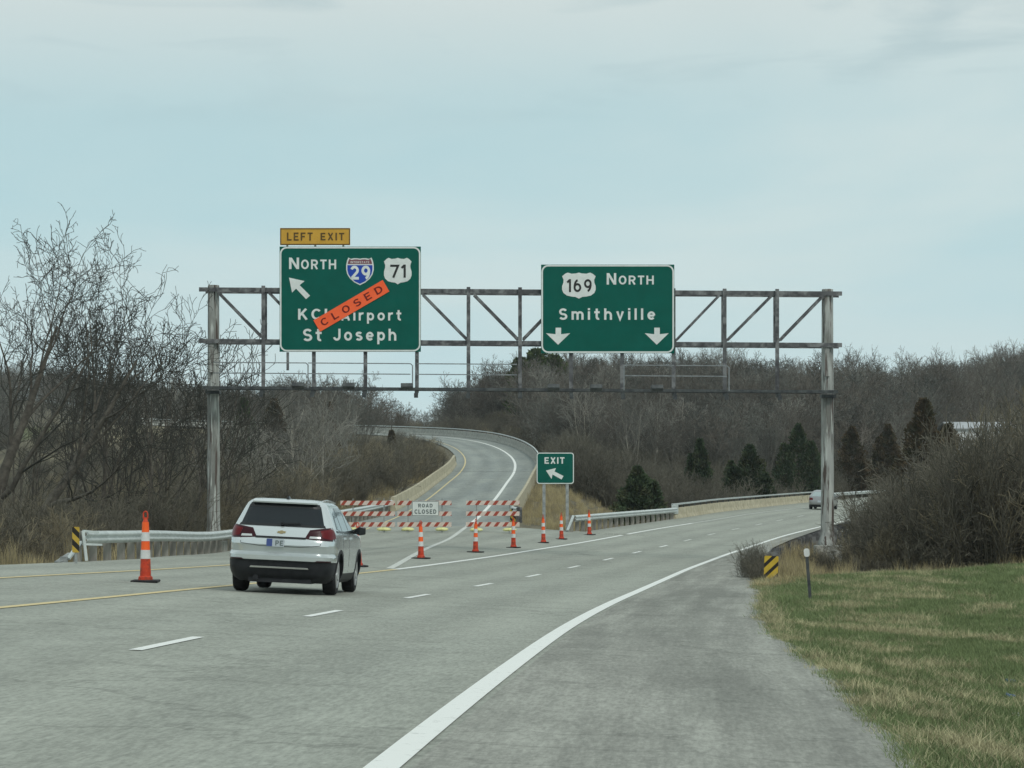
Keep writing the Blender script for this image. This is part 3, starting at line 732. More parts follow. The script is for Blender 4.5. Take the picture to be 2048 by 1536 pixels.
for i in range(12):
    a, b_ = panel[i], panel[i + 1]
    up = i >= 6
    for dy in (-.03, DB):
        mb = MB()
        if not up: mb.bar(L(a + 10, 584, dy), L(b_ - 4, 674, dy), .085, .05, (0, 1, 0))
        else: mb.bar(L(a + 6, 674, dy), L(b_ - 10, 584, dy), .085, .05, (0, 1, 0))
        mb.build('diagonal', M['steel_dark'], gan)
    mb = MB(); mb.bar(L(a, 581, 0), L(b_, 581, DB), .05, .04); mb.build('lacing', M['steel_dark'], gan)
# walkway: beam, grating, handrails with rounded ends
mb = MB(); mb.bar(L(412, 777, -.25), L(1670, 777, -.25), .07, .10); mb.bar(L(412, 777, -.95), L(1670, 777, -.95), .07, .10)
mb.each('walkway_beam', M['steel_walk'], gan)
mb = MB(); mb.bar(L(440, 775, -.6), L(1640, 775, -.6), .55, .035); mb.build('walkway_grating', M['steel_walk'], gan)
def rails(x0, x1, ends=(0, 0)):
    mb = MB()
    for py in (727, 748): mb.bar(L(x0, py, -.98), L(x1, py, -.98), .035, .035)
    if ends[0]: mb.bar(L(x0, 727, -.98), L(x0, 777, -.98), .04, .04, (0, 1, 0))
    if ends[1]:
        mb.bar(L(x1, 727, -.98), L(x1 + 4, 731, -.98), .035, .035); mb.bar(L(x1 + 4, 730, -.98), L(x1 + 4, 777, -.98), .04, .04, (0, 1, 0))
    mb.each('handrail', M['rail_thin'], gan)
rails(432, 616, (0, 1)); rails(620, 823, (0, 1)); rails(836, 1034); rails(1246, 1345, (1, 0)); rails(1349, 1450, (0, 1))
mb = MB(); mb.bar(L(576, 704, -.12), L(576, 740, -.12), .09, .05, (0, 1, 0)); mb.build('sign_hanger', M['steel_dark'], gan)
for px in (603, 702, 817, 1106, 1190, 1310):
    mb = MB(); mb.box(L(px, 773, -1.5), (.42, .28, .15), (R(-20), 0, 0)); mb.bar(L(px, 779, -.9), L(px, 777, -1.5), .05, .05)
    mb.build('sign_light', M['steel_walk'], gan, bevel=.02)

# big guide signs
def shield_us(cx, cz, w, h):
    """US route shield outline"""
    half = [(0, .50), (.08, .47), (.22, .455), (.33, .50), (.41, .455), (.50, .36), (.455, .22), (.46, .12), (.50, -.02), (.50, -.16), (.46, -.28), (.36, -.38), (.22, -.42), (.10, -.435), (0, -.50)]
    pts = [(x, z) for x, z in half] + [(-x, z) for x, z in half[::-1][1:-1]]
    return [(cx + x * w, cz + z * h) for x, z in pts]
def shield_i(cx, cz, w, h, k=1.0):
    half = [(0, .455), (.10, .475), (.22, .475), (.33, .45), (.42, .50), (.47, .38), (.50, .22), (.50, .05), (.46, -.12), (.36, -.28), (.20, -.42), (0, -.52)]
    pts = [(x, z) for x, z in half] + [(-x, z) for x, z in half[::-1][1:-1]]
    return [(cx + x * w * k, cz + z * h * k) for x, z in pts]
SY = -.22
def make_sign(name, x0, x1, y0, y1, label):
    z_of = lambda py: gz(py); e = empty(name, (gx((x0 + x1) / 2), YG + SY, gz(y1)), label=label, cat='road sign', group='green signs on the gantry')
    b0 = e.location.copy()
    Q = lambda px, py: (gx(px) - b0.x, gz(py) - b0.z)
    (ax, bz), (bx, tz) = Q(x0, y1), Q(x1, y0)
    mb = MB(); mb.box(((ax + bx) / 2, .05, (bz + tz) / 2), (bx - ax, .05, tz - bz)); mb.build('panel', M['green_sign'], e)
    mb = MB(); frame_ring(mb, rrect(ax + .012, bx - .012, bz + .012, tz - .012, .24), rrect(ax + .065, bx - .065, bz + .065, tz - .065, .19), .012, .0245)
    mb.build('border', M['sign_white'], e)
    mb = MB()
    for f in (.12, .37, .63, .88): mb.box((lerp(ax, bx, f), .11, (bz + tz) / 2), (.08, .07, tz - bz - .1))
    mb.each('stiffener', M['sign_back'], e)
    return e, Q
def sign_text(e, Q, body, x0, x1, ytop, ybot, mat=None, bold=.022, spacing=1.0, name='lettering', y=.0245):
    a, bz = Q(x0, ybot); b_, tz = Q(x1, ytop)
    return text_obj(name, body, (a, b_, bz, tz), y, mat or M['sign_white'], e, bold, .012, spacing)
e1, Q = make_sign('highway_sign', 560, 842, 494, 704, 'green guide sign reading North 29 and 71 with an orange CLOSED strip')
sign_text(e1, Q, 'N', 579, 599, 516, 539); sign_text(e1, Q, 'ORTH', 603, 673, 520, 540, spacing=1.05)
sign_text(e1, Q, 'KCI', 597, 655, 617, 641, spacing=1.15); sign_text(e1, Q, 'Airport', 683, 803, 617, 648, spacing=1.2)
sign_text(e1, Q, 'St', 607, 644, 658, 683, spacing=1.1); sign_text(e1, Q, 'Joseph', 667, 793, 658, 689, spacing=1.2)
def arrow_poly(Q, pts): return [Q(*p) for p in pts]
mb = MB(); mb.prism(arrow_poly(Q, [(579, 556), (610, 563), (600, 571), (621, 592), (613, 599), (593, 578), (585, 586)][::-1]), .012, .0245); mb.build('arrow', M['sign_white'], e1)
cx, cz = Q(720.5, 543)
mb = MB(); mb.prism(shield_i(cx, cz, 55 / SG, 54 / SG), .012, .0245); sh = mb.build('interstate_shield', M['sign_white'], e1)
inner = shield_i(cx, cz, 55 / SG, 54 / SG, .91)
zc_ = cz + .24 * 54 / SG
def clip_poly(poly, z, keep_above):
    out = []
    for i in range(len(poly)):
        a, b_ = poly[i], poly[(i + 1) % len(poly)]; ia, ib = (a[1] >= z) == keep_above, (b_[1] >= z) == keep_above
        if ia: out.append(a)
        if ia != ib: t = (z - a[1]) / (b_[1] - a[1]); out.append((a[0] + (b_[0] - a[0]) * t, z))
    return out
mb = MB(); mb.prism(clip_poly(inner, zc_ - .02, False), .006, .013); mb.build('blue_field', M['shield_blue'], sh)
mb = MB(); mb.prism(clip_poly(inner, zc_ + .02, True), .006, .013); mb.build('red_field', M['shield_red'], sh)
text_obj('lettering', 'INTERSTATE', (cx - .33, cx + .33, zc_ + .045, zc_ + .13), .007, M['sign_white'], sh, .01, .006)
text_obj('route_number', '29', (cx - .33, cx + .36, cz - .30, cz + .19), .007, M['sign_white'], sh, .03, .008)
cx, cz = Q(796, 543)
mb = MB(); mb.prism(shield_us(cx, cz, 55 / SG, 53 / SG), .012, .0245); sh = mb.build('route_shield', M['sign_white'], e1)
a, bz = Q(781, 557); b_, tz = Q(812, 530); text_obj('route_number', '71', (a, b_, bz, tz), .013, M['sign_black'], sh, .015, .008)
# exit tab
(ax, bz), (bx, tz) = Q(561, 491), Q(701, 457)
mb = MB(); mb.box(((ax + bx) / 2, .05, (bz + tz) / 2), (bx - ax, .05, tz - bz)); tab = mb.build('exit_tab', M['sign_yellow'], e1)
mb = MB(); frame_ring(mb, rrect(ax + .01, bx - .01, bz + .01, tz - .01, .03), rrect(ax + .04, bx - .04, bz + .04, tz - .04, .02), .014, .0245); mb.build('border', M['legend_brown'], tab)
text_obj('lettering', 'LEFT', (*[Q(p, 0)[0] for p in (575, 626)], Q(0, 482)[1], Q(0, 466)[1]), .0245, M['legend_brown'], tab, .02, .012, 1.15)
text_obj('lettering', 'EXIT', (*[Q(p, 0)[0] for p in (642, 689)], Q(0, 482)[1], Q(0, 466)[1]), .0245, M['legend_brown'], tab, .02, .012, 1.15)
mb = MB()
for f in (.1, .5, .9): mb.box((lerp(ax, bx, f), .12, bz + .1), (.07, .06, .9))
mb.each('tab_bracket', M['sign_back'], tab)
# orange overlay strip
oc = (gx(703.5), gz(612.5)); ang = math.atan2(662 - 577 + -15, 0 + 0) if False else R(30.2)
ov = empty('closed_overlay', (oc[0], YG + SY, oc[1]), label='orange strip reading CLOSED fixed slantwise across the left green sign', cat='sign overlay')
hl, hh = 80 / SG, 13.2 / SG
c_, s_ = math.cos(ang), math.sin(ang)
poly = [(x * c_ - z * s_, x * s_ + z * c_) for x, z in ((-hl, -hh), (hl, -hh), (hl, hh), (-hl, hh))]
mb = MB(); mb.prism(poly, -.012, .0); mb.build('strip', M['orange_sheet'], ov)
text_obj('lettering', 'CLOSED', (-hl * .87, hl * .88, -hh * .56, hh * .56), -.012, M['legend_red'], ov, .012, .008, 1.55, ang, (0, 0))
# second sign
e2, Q = make_sign('highway_sign', 1082, 1348, 530, 707, 'green guide sign reading 169 North Smithville with two down arrows')
cx, cz = Q(1157.5, 572); mb = MB(); mb.prism(shield_us(cx, cz, 67 / SG, 52 / SG), .012, .0245); sh = mb.build('route_shield', M['sign_white'], e2)
a, bz = Q(1133, 585); b_, tz = Q(1183, 559); text_obj('route_number', '169', (a, b_, bz, tz), .013, M['sign_black'], sh, .015, .008)
sign_text(e2, Q, 'N', 1213, 1232, 547, 570); sign_text(e2, Q, 'ORTH', 1237, 1307, 552, 570.5, spacing=1.05)
sign_text(e2, Q, 'Smithville', 1118, 1310, 617, 644, spacing=1.28)
for px in (1116, 1313):
    mb = MB(); mb.prism(arrow_poly(Q, [(px - 5, 656), (px + 6, 656), (px + 6, 669), (px + 24, 667), (px, 690), (px - 24, 667), (px - 5, 669)]), .012, .0245); mb.build('arrow', M['sign_white'], e2)

# exit gore sign
SE = 41.0; YE = F / SE
zb = float(P(2.1, YE)) - .05
eg = empty('exit_sign', ((1110.5 - 1024) / SE, YE, zb), label='small green EXIT sign with an arrow on two posts in the gore', cat='exit sign')
QE = lambda px, py: ((px - 1024) / SE - eg.location.x, CAMZ + (965 - py) / SE - zb)
(ax, bz), (bx, tz) = QE(1073, 968), QE(1148, 905)
mb = MB(); mb.prism(rrect(ax, bx, bz, tz, .14), .0, .035); mb.build('panel', M['green_sign'], eg)
mb = MB(); frame_ring(mb, rrect(ax + .008, bx - .008, bz + .008, tz - .008, .135), rrect(ax + .05, bx - .05, bz + .05, tz - .05, .1), -.012, -.0005); mb.build('border', M['sign_white'], eg)
a, b0 = QE(1089, 928); b_, t0 = QE(1129, 914)
text_obj('lettering', 'EXIT', (a, b_, b0, t0), -.0005, M['sign_white'], eg, .03, .01, 1.05)
mb = MB(); mb.prism([QE(*p) for p in [(1092, 941), (1112, 936), (1109, 943), (1127, 952), (1123, 959), (1105, 949), (1103, 958)]], -.012, -.0005); mb.build('arrow', M['sign_white'], eg)
for px, dx_ in ((1088, 0), (1134.5, 0)):
    x = QE(px, 0)[0]; mb = MB(); mb.bar((x, .08, -.4), (x, .08, tz - .1), .15, .12, (0, 1, 0)); mb.build('post', M['galv_dull'], eg)

# ------------------------------------------------------------------ guardrails
PROF = [(.0, .155), (-.045, .12), (-.08, .085), (-.08, .055), (-.03, .02), (-.03, -.02), (-.08, -.055), (-.08, -.085), (-.045, -.12), (.0, -.155)]
def guardrail(name, pts, label, side, group=None, spacing=1.9, post_mat='wood_post', height=.72, rail_mat='galv', skip=None, rail_ends=True):
    """pts: (X, Y, ground z); side +1: the face looks towards +X"""
    e = empty(name, pts[0], label=label, cat='guardrail', group=group); o0 = Vector(pts[0])
    P3 = [Vector(p) - o0 for p in pts]
    cum = [0]
    for a, b_ in zip(P3[:-1], P3[1:]): cum.append(cum[-1] + (b_ - a).length)
    def at(s):
        s = min(max(s, 0), cum[-1]); i = max(0, min(len(cum) - 2, int(np.searchsorted(cum, s)) - 1)); t = (s - cum[i]) / (cum[i + 1] - cum[i]); return P3[i].lerp(P3[i + 1], t), (P3[i + 1] - P3[i]).normalized()
    fr = []
    for i, p in enumerate(P3):
        t = (P3[min(i + 1, len(P3) - 1)] - P3[max(i - 1, 0)]); t.z = 0; t.normalize(); n = Vector((t.y, -t.x, 0)) * side
        f = []
        for dep, hz in PROF: f.append(p + n * (-dep + .02) + Vector((0, 0, height - .155 + hz)))
        for dep, hz in PROF[::-1]: f.append(p + n * (-dep + .008) + Vector((0, 0, height - .155 + hz)))
        fr.append(f)
    mb = MB(); mb.sweep(fr); mb.build('rail', M[rail_mat], e, smooth=False)
    s = .15; k = 0
    while s < cum[-1]:
        p, t = at(s); n = Vector((t.y, -t.x, 0)).normalized() * side
        ang_ = math.atan2(t.y, t.x)
        mb = MB(); c = p - n * .17; mb.box((c.x, c.y, height / 2 - .22), (.18, .18, height + .44), (0, 0, ang_)); c2 = p - n * .05; mb.box((c2.x, c2.y, height - .16 + p.z - p.z), (.15, .11, .3), (0, 0, ang_))
        for q in range(len(mb.v)): mb.v[q] = (mb.v[q][0], mb.v[q][1], mb.v[q][2] + p.z)
        mb.build('post', M[post_mat], e); s += spacing; k += 1
    return e, at, cum
# left guardrail beside the exit lane up to the ramp parapet
pl = [(-10.35, 70.0)] + [(float(WX(Y)) - 6.75 + 1.1 * float(sstep(142, 176, Y)), float(Y)) for Y in np.arange(76, 178, 4)]
pl = [(x, y, float(P(x + .3, y)) - .02 + .06 * max(0, 1 - (y - 70) / 25)) for x, y in pl]
g1, at1, _ = guardrail('guardrail', pl, 'long pale steel guardrail left of the road behind the tall orange channelizer', 1)
o0 = Vector(pl[0])
mb = MB(); mb.bar((.0, -.05, .72), (.08, -.02, .0), .07, .07); mb.bar((-.02, .0, .40), (.42, .25, .38), .05, .05); mb.bar((-.05, -.1, .46), (-.25, -.75, .06), .09, .05)
mb.bar((.0, .02, .72), (.32, .3, .68), .09, .05); mb.box((.02, .0, .56), (.06, .03, .30)); mb.build('end_anchor', M['galv'], g1)
mb = MB(); mb.bar((-.22, -.4, .18), (-.46, -.95, -.02), .20, .05); mb.box((-.34, -.8, .02), (.16, .2, .2)); mb.build('soil_anchor', M['galv_dull'], g1)
# yellow-black marker at its start
def marker(name, X, Y, z, mat, label, w=.3, h=.91, zb=.3, lean=0):
    e = empty(name, (X, Y, z), (0, lean, 0), label=label, cat='object marker')
    mb = MB(); mb.prism(rrect(-w / 2, w / 2, zb, zb + h, .025, 3), -.03, -.026); mb.build('panel', M[mat], e)
    mb = MB(); mb.box((0, 0, (zb + h) / 2 - .2), (.06, .045, zb + h + .3)); mb.build('post', M['galv_dull'], e)
    return e
x, y = (152 - 1024) / 85.5, F / 85.5
marker('object_marker', x, y, float(terr(x, y)[0]), 'marker_yellow_l', 'narrow yellow and black striped marker at the start of the left guardrail', .17, .60, (965 + (CAMZ - 0) * 0 - 965) / 81.5 + (CAMZ - float(terr(x, y)[0]) - (1105 - 965) / 85.5))
s_m = 58.0; s_m = 76.0; x, y = (1541 - 1024) / s_m, F / s_m; zt_ = float(terr(x, y)[0])
marker('object_marker', x, y, zt_, 'marker_yellow_r', 'yellow and black striped marker among dry grass at the right shoulder', .37, .70, CAMZ - (1165 - 965) / s_m - zt_, R(2))
# delineator
x, y, z = unproj(1621, 1206, lambda a, b: float(terr(a, b)[0])); s_ = F / y
de = empty('delineator_post', (x, y, z), (0, R(-4.5), 0), label='thin dark post with a white reflector head in the right grass', cat='delineator')
mb = MB(); mb.bar((0, 0, -.3), (0, 0, 98 / s_), .055, .03, (0, 1, 0)); mb.build('post', M['steel_walk'], de)
mb = MB(); mb.prism(rrect(-.052, .052, 92 / s_, 109 / s_, .045, 4), -.035, -.018); mb.build('reflector', M['cone_white'], de)
# right guardrail in the brush
pr = []
for Y in np.arange(79, 300, 5.0):
    X_, Y_ = main_pt(Y, 6.0 + .15 * max(0, (94 - Y) / 10)); pr.append((float(X_), float(Y_), float(main_z(Y, 5.9)) - .05))
guardrail('guardrail', pr, 'rusty dark guardrail along the right shoulder half hidden by brush', -1, rail_mat='steel_dark', height=.66, post_mat='steel_dark', spacing=3.8)
# guardrail in the gore leading to the bridge parapet
pg = []
for Y in np.arange(141, 179, 4.0):
    X_, Y_ = main_pt(Y, -5.95 + (Y - 141) * .01); pg.append((float(X_), float(Y_), float(P(X_, Y_)) - .02 + .12 * (1 - (Y - 141) / 38)))
g3, at3, _ = guardrail('guardrail', pg, 'short pale guardrail in the gore leading to the tan bridge parapet', 1)
mb = MB(); mb.bar((-.05, -.1, .70), (-.35, -1.0, .0), .12, .06); mb.build('end_anchor', M['galv'], g3)
# connector plate at the parapet
X_, Y_ = main_pt(178.0, -5.8); zq = float(main_z(178.0, -5.8))
cp = MB(); cp.box((float(X_) - pg[0][0], float(Y_) - pg[0][1], zq + .62 - pg[0][2]), (.22, 1.6, .55), (0, 0, -float(theta(178)))); cp.build('transition_plate', M['galv'], g3, bevel=.02)
# bridge parapet with pipe rail, then plain guardrail beyond
def parapet(name, frames_pts, label, mat, side, h=.81, rail=False, rail_h=1.08):
    """New Jersey style section along (x, y, z) points; side=+1 face towards +n"""
    e = empty(name, frames_pts[0], label=label, cat='barrier'); o0 = Vector(frames_pts[0]); P3 = [Vector(p) - o0 for p in frames_pts]; fr = []; tops = []
    for i, p in enumerate(P3):
        t = P3[min(i + 1, len(P3) - 1)] - P3[max(i - 1, 0)]; t.z = 0; t.normalize(); n = Vector((t.y, -t.x, 0)) * side
        f = [p + n * a + Vector((0, 0, z)) for a, z in ((.20, -.3), (.20, .08), (.10, .30), (.04, h), (-.14, h), (-.20, -.3))]
        fr.append(f); tops.append(p - n * .05)
    mb = MB(); mb.sweep(fr); mb.build('wall', M[mat], e)
    if rail:
        mb = MB(); mb.sweep([[q + Vector((0, 0, rail_h)) + w for w in (Vector((-.05, 0, -.05)), Vector((.05, 0, -.05)), Vector((.05, 0, .05)), Vector((-.05, 0, .05)))] for q in tops]); mb.build('top_rail', M['galv'], e)
        for i in range(0, len(tops), 1):
            mb = MB(); q = tops[i]; mb.bar(q + Vector((0, 0, h - .02)), q + Vector((0, 0, rail_h)), .08, .08, (0, 1, 0)); mb.build('rail_post', M['steel_walk'], e)
    return e
pp = []
for Y in np.arange(177.5, 252, 2.5):
    X_, Y_ = main_pt(Y, -5.85); pp.append((float(X_), float(Y_), float(main_z(Y, -5.85))))
parapet('bridge_parapet', pp, 'long tan concrete bridge parapet with a pale top rail beside the far lanes', 'concrete', 1, .70, True, .93)
pq = []
for Y in np.arange(252, 330, 5.0):
    X_, Y_ = main_pt(Y, -5.85); pq.append((float(X_), float(Y_), float(main_z(Y, -5.85)) + .02))
guardrail('guardrail', pq, 'far bright steel guardrail beyond the tan parapet, right of the distant car', 1, spacing=3.8)
# ramp parapets
sa, sb = s_of_Y(176), s_of_Y(266)
parapet('ramp_parapet', [(float(ramp_pt(s, -5.55)[0]), float(ramp_pt(s, -5.55)[1]), float(RZ(s))) for s in np.arange(sa, sb, 2.5)], 'pale concrete parapet along the left side of the exit ramp', 'concrete', 1, .85)
sa, sb = s_of_Y(160), s_of_Y(252)
parapet('ramp_parapet', [(float(ramp_pt(s, 2.0)[0]), float(ramp_pt(s, 2.0)[1]), float(RZ(s))) for s in np.arange(sa, sb, 2.5)], 'pale concrete parapet along the right side of the ramp beside the EXIT sign', 'concrete', -1, .85)
parapet('ramp_parapet', [(float(ramp_pt(s, 2.05)[0]), float(ramp_pt(s, 2.05)[1]), float(RZ(s))) for s in np.arange(sb + .5, SL - 8, 3.0)], 'grey curved parapet with a top rail at the upper bend of the ramp', 'concrete_grey', -1, .80, True, 1.0)  # parapet face in shade: the shade is put into the darker concrete colour
# short guardrail ends meeting the right ramp parapet
xe, ye = ramp_pt(sa - 1.5, 2.0)
mk = empty('object_marker', (float(xe), float(ye) - 1, float(RZ(sa))), label='dark striped marker in front of the right ramp parapet end', cat='object marker')
mb = MB(); mb.prism(rrect(-.16, .16, -.15, .55, .02, 3), -.03, -.02); mb.build('panel', M['marker_yellow_l'], mk)
mb = MB(); mb.box((0, 0, .1), (.08, .05, 1.0)); mb.build('post', M['steel_walk'], mk)
ge, _, _ = guardrail('guardrail', [(float(xe) + .25, float(ye) - 3.5, float(RZ(sa)) - .05), (float(xe) + .1, float(ye) - 1.5, float(RZ(sa)) - .03), (float(xe), float(ye) + .8, float(RZ(sa)))], 'stub of guardrail at the near end of the right ramp parapet', -1, spacing=1.2, post_mat='steel_dark')

# ------------------------------------------------------------------ channelizer cones
def cone_parts(e, s=1.0):
    mb = MB(); mb.box((0, 0, .022 * s), (.46 * s, .46 * s, .044 * s)); mb.build('base', M['rubber'], e, bevel=.02)
    prof = [(.095, .04), (.09, .10), (.062, .99), (.055, 1.02)]
    def rad(z): return lerp(.098, .055, (z - .04) / (1.06 - .04))
    bands = [(.04, .40, 'cone_base_orange'), (.40, .55, 'cone_white'), (.55, .70, 'cone_orange'), (.70, .85, 'cone_white'), (.85, 1.02, 'cone_orange')]
    for k, (a, b_, m) in enumerate(bands):
        mb = MB(); ex = .004 if m == 'cone_white' else 0
        mb.lathe([((rad(a) + ex) * s, a * s), ((rad(b_) + ex) * s, b_ * s)], 20)
        if k == 0: mb.lathe([(.125 * s, .04 * s), (.12 * s, .09 * s), (.1 * s, .11 * s)], 20)
        mb.build('sleeve' if m != 'cone_white' else 'reflective_band', M[m], e, smooth=False)
    mb = MB(); mb.lathe([(.05 * s, 1.02 * s), (.036 * s, 1.06 * s), (.034 * s, 1.10 * s)], 14)
    mb.tube([(-.035 * s, 0, 1.08 * s), (-.035 * s, 0, 1.17 * s), (-.015 * s, 0, 1.20 * s), (.015 * s, 0, 1.20 * s), (.035 * s, 0, 1.17 * s), (.035 * s, 0, 1.08 * s)], .013 * s, 8); mb.build('handle', M['cone_base_orange'], e)
cones = [(291, 1165, 'tall orange channelizer cone in front of the left guardrail'), (717, 1134, 'orange channelizer cone mostly hidden behind the mirror of the white car'),
         (842, 1118, 'orange channelizer cone below the ROAD CLOSED sign'), (951, 1105, 'orange channelizer cone before the left leg of the right barricade'),
         (1027, 1096, 'orange channelizer cone before the right end of the right barricade'), (1087, 1086, 'orange channelizer cone under the left post of the EXIT sign'),
         (1123, 1079, 'orange channelizer cone under the right post of the EXIT sign'), (1179, 1070, 'orange channelizer cone farthest right, before the short gore guardrail')]
c0 = None
for i, (px, py, lb) in enumerate(cones):
    x, y, z = unproj(px, py)
    if c0 is None:
        c0 = empty('traffic_cone', (x, y, z), label=lb, cat='traffic cone', group='orange channelizer cones closing the exit'); cone_parts(c0); o = c0
        o.scale = (1.1,) * 3
    else:
        o = copy_tree(c0); o.location = (x, y, z); o['label'] = lb; o.scale = (1.0,) * 3; o.rotation_euler = (R(random.uniform(-1, 1)), R(random.uniform(-1.5, 1.5)), R(17 * i))
# ------------------------------------------------------------------ type 3 barricades
def barricade(x0, x1, ytop, yfoot, label, feet):
    xm, Yb, zb_ = unproj((x0 + x1) / 2, yfoot); s_ = F / Yb
    e = empty('barricade', (xm, Yb, zb_), label=label, cat='barricade', group='striped barricades across the exit ramp')
    w = (x1 - x0) / s_
    for k in range(3):
        z = (yfoot - (ytop + 5 + 21.5 * k)) / s_
        mb = MB(); mb.box((0, 0, z), (w, .03, .205)); mb.build('rail', M['barr_stripe'], e, loc=(0, -.04 + 0 * k, 0))
    for px in feet:
        x = (px - (x0 + x1) / 2) / s_
        mb = MB(); mb.box((x, .02, .78), (.05, .05, 1.5)); mb.build('upright', M['galv_dull'], e)
        mb = MB(); mb.box((x, 0, .035), (.06, 1.3, .05)); mb.build('foot', M['galv_dull'], e)
        sb_ = empty('sandbag', (xm + x, Yb - .28, zb_ + .06), (0, 0, R(random.uniform(-8, 8))), label='yellow sandbag on the foot of the barricade left of the ROAD CLOSED sign', cat='sandbag', group='yellow sandbags on the barricade feet')
        mb = MB(); n = 12
        for k2, (r_, zz) in enumerate(((.10, 0), (.24, .01), (.27, .05), (.22, .10), (.10, .13))): pass
        fr = []
        for zz, rr in ((0, .22), (.03, .27), (.08, .27), (.125, .20), (.15, .08)):
            fr.append([(rr * 1.15 * math.cos(2 * math.pi * q / n) * (1 + .1 * math.sin(3 * q + px)), rr * .62 * math.sin(2 * math.pi * q / n) * (1 + .08 * math.cos(5 * q)), zz + .012 * math.sin(q * 2.3)) for q in range(n)])
        mb.sweep(fr); b_ = mb.build('bag', M['sandbag'], sb_, smooth=True)
        bags.append((sb_, px))
    return e, s_
bags = []
barricade(681, 790, 1001, 1064, 'leftmost striped barricade, partly behind the white car', (706, 768))
bB, sB = barricade(795, 903, 1001, 1064, 'middle striped barricade carrying the ROAD CLOSED sign', (816, 884))
barricade(932, 1039, 1001, 1065, 'rightmost striped barricade, apart from the other two', (953, 1019))
bl = {706: 'yellow sandbag on the leftmost barricade foot, behind the car mirror', 768: 'yellow sandbag on the right foot of the leftmost barricade', 816: 'yellow sandbag just left of the cone under the ROAD CLOSED sign',
      884: 'yellow sandbag on the right foot of the middle barricade', 953: 'yellow sandbag on the left foot of the rightmost barricade', 1019: 'yellow sandbag on the right foot of the rightmost barricade'}
for sb_, px in bags: sb_['label'] = bl[px]
xm, Yb, zb_ = bB.location
rc = empty('road_closed_sign', (xm + (851 - 849) / sB, Yb - .1, zb_ + (1064 - 1032) / sB), label='white rectangular ROAD CLOSED sign hung on the middle barricade', cat='road sign')
w, h = 54 / sB, 30 / sB
mb = MB(); mb.prism(rrect(-w / 2, w / 2, 0, h, .03, 3), -.01, 0); mb.build('panel', M['sign_white'], rc)
mb = MB(); frame_ring(mb, rrect(-w / 2 + .01, w / 2 - .01, .01, h - .01, .03, 3), rrect(-w / 2 + .03, w / 2 - .03, .03, h - .03, .02, 3), -.016, -.0105); mb.build('border', M['legend_grey'], rc)
text_obj('lettering', 'ROAD', (-.33, .33, h * .56, h * .86), -.0105, M['legend_grey'], rc, .035, .008, 1.1)
text_obj('lettering', 'CLOSED', (-.50, .50, h * .14, h * .44), -.0105, M['legend_grey'], rc, .035, .008, 1.1)
# pale building seen through the trees on the right
xb, yb = (1972 - 1024) * 330 / F, 330.0
zb_ = float(terr(xb, yb)[0]); zt_ = CAMZ + (965 - 846) * 330 / F
be = empty('metal_building', (xb, yb, zb_ - .5), label='long low white building half hidden by trees at the right', cat='building')
hb = zt_ - zb_ + .5
mb = MB(); mb.box((0, 6, hb / 2 - .3), (7.6, 10, hb - .6)); mb.build('wall', M['bldg_white'], be)
mb = MB(); mb.add([(-4.1, .7, hb - .7), (4.1, .7, hb - .7), (4.1, 6, hb + .1), (-4.1, 6, hb + .1), (4.1, 11.3, hb - .7), (-4.1, 11.3, hb - .7), (-4.1, .7, hb - .55), (4.1, .7, hb - .55), (4.1, 6, hb + .25), (-4.1, 6, hb + .25), (4.1, 11.3, hb - .55), (-4.1, 11.3, hb - .55)],
    [(0, 1, 2, 3), (3, 2, 4, 5), (6, 9, 8, 7), (9, 11, 10, 8), (0, 6, 7, 1), (5, 4, 10, 11), (0, 3, 9, 6), (3, 5, 11, 9), (1, 7, 8, 2), (2, 8, 10, 4)]); mb.build('roof', M['roof_pale'], be)
mb = MB(); mb.box((2.4, .98, 1.6), (2.2, .06, 2.6)); mb.build('door', M['roof_pale'], be)
# ------------------------------------------------------------------ vehicles
def car_paint(name, col, rough=.28, metal=.3):
    m, N, b = base_mat(name, col, rough, metal, .5)
    b.inputs['Coat Weight'].default_value = .6; b.inputs['Coat Roughness'].default_value = .12
    t = N.n('ShaderNodeTexCoord'); n = N.n('ShaderNodeTexNoise'); n.inputs['Scale'].default_value = 3; n.inputs['Detail'].default_value = 5; N.l(t.outputs['Object'], n.inputs['Vector'])
    s = N.n('ShaderNodeSeparateXYZ'); N.l(t.outputs['Object'], s.inputs[0])
    # road dust thickest low on the body
    r = N.n('ShaderNodeMapRange'); r.inputs['From Min'].default_value = .9; r.inputs['From Max'].default_value = .3; r.inputs['To Min'].default_value = 0; r.inputs['To Max'].default_value = .55; N.l(s.outputs['Z'], r.inputs[0])
    mu = N.n('ShaderNodeMath', operation='MULTIPLY'); N.l(r.outputs[0], mu.inputs[0]); N.l(n.outputs['Fac'], mu.inputs[1])
    mi = N.n('ShaderNodeMix', data_type='RGBA'); mi.inputs[6].default_value = (*col, 1); mi.inputs[7].default_value = (.30, .30, .27, 1); N.l(mu.outputs[0], mi.inputs[0]); N.l(mi.outputs[2], b.inputs['Base Color'])
    return m
M['white_car'] = car_paint('pearl_white_paint', (.62, .67, .68), .22, .55)
M['silver_car'] = car_paint('silver_paint', (.30, .31, .32), .35, .5)
M['cladding'] = noise_mat('black_cladding', (.010, .011, .014), (.022, .023, .027), 6, .55)
M['glass'] = base_mat('dark_tinted_glass', (.012, .018, .022), .06, 0, .8)[0]
M['rear_glass'] = base_mat('rear_privacy_glass', (.010, .015, .019), .15, 0, .4)[0]
M['glass_side'] = base_mat('side_window_glass', (.10, .13, .135), .05, .55, .8)[0]
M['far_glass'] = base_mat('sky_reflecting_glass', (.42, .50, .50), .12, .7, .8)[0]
M['lamp_red'] = base_mat('red_lamp_lens', (.12, .004, .008), .3, 0, .25)[0]
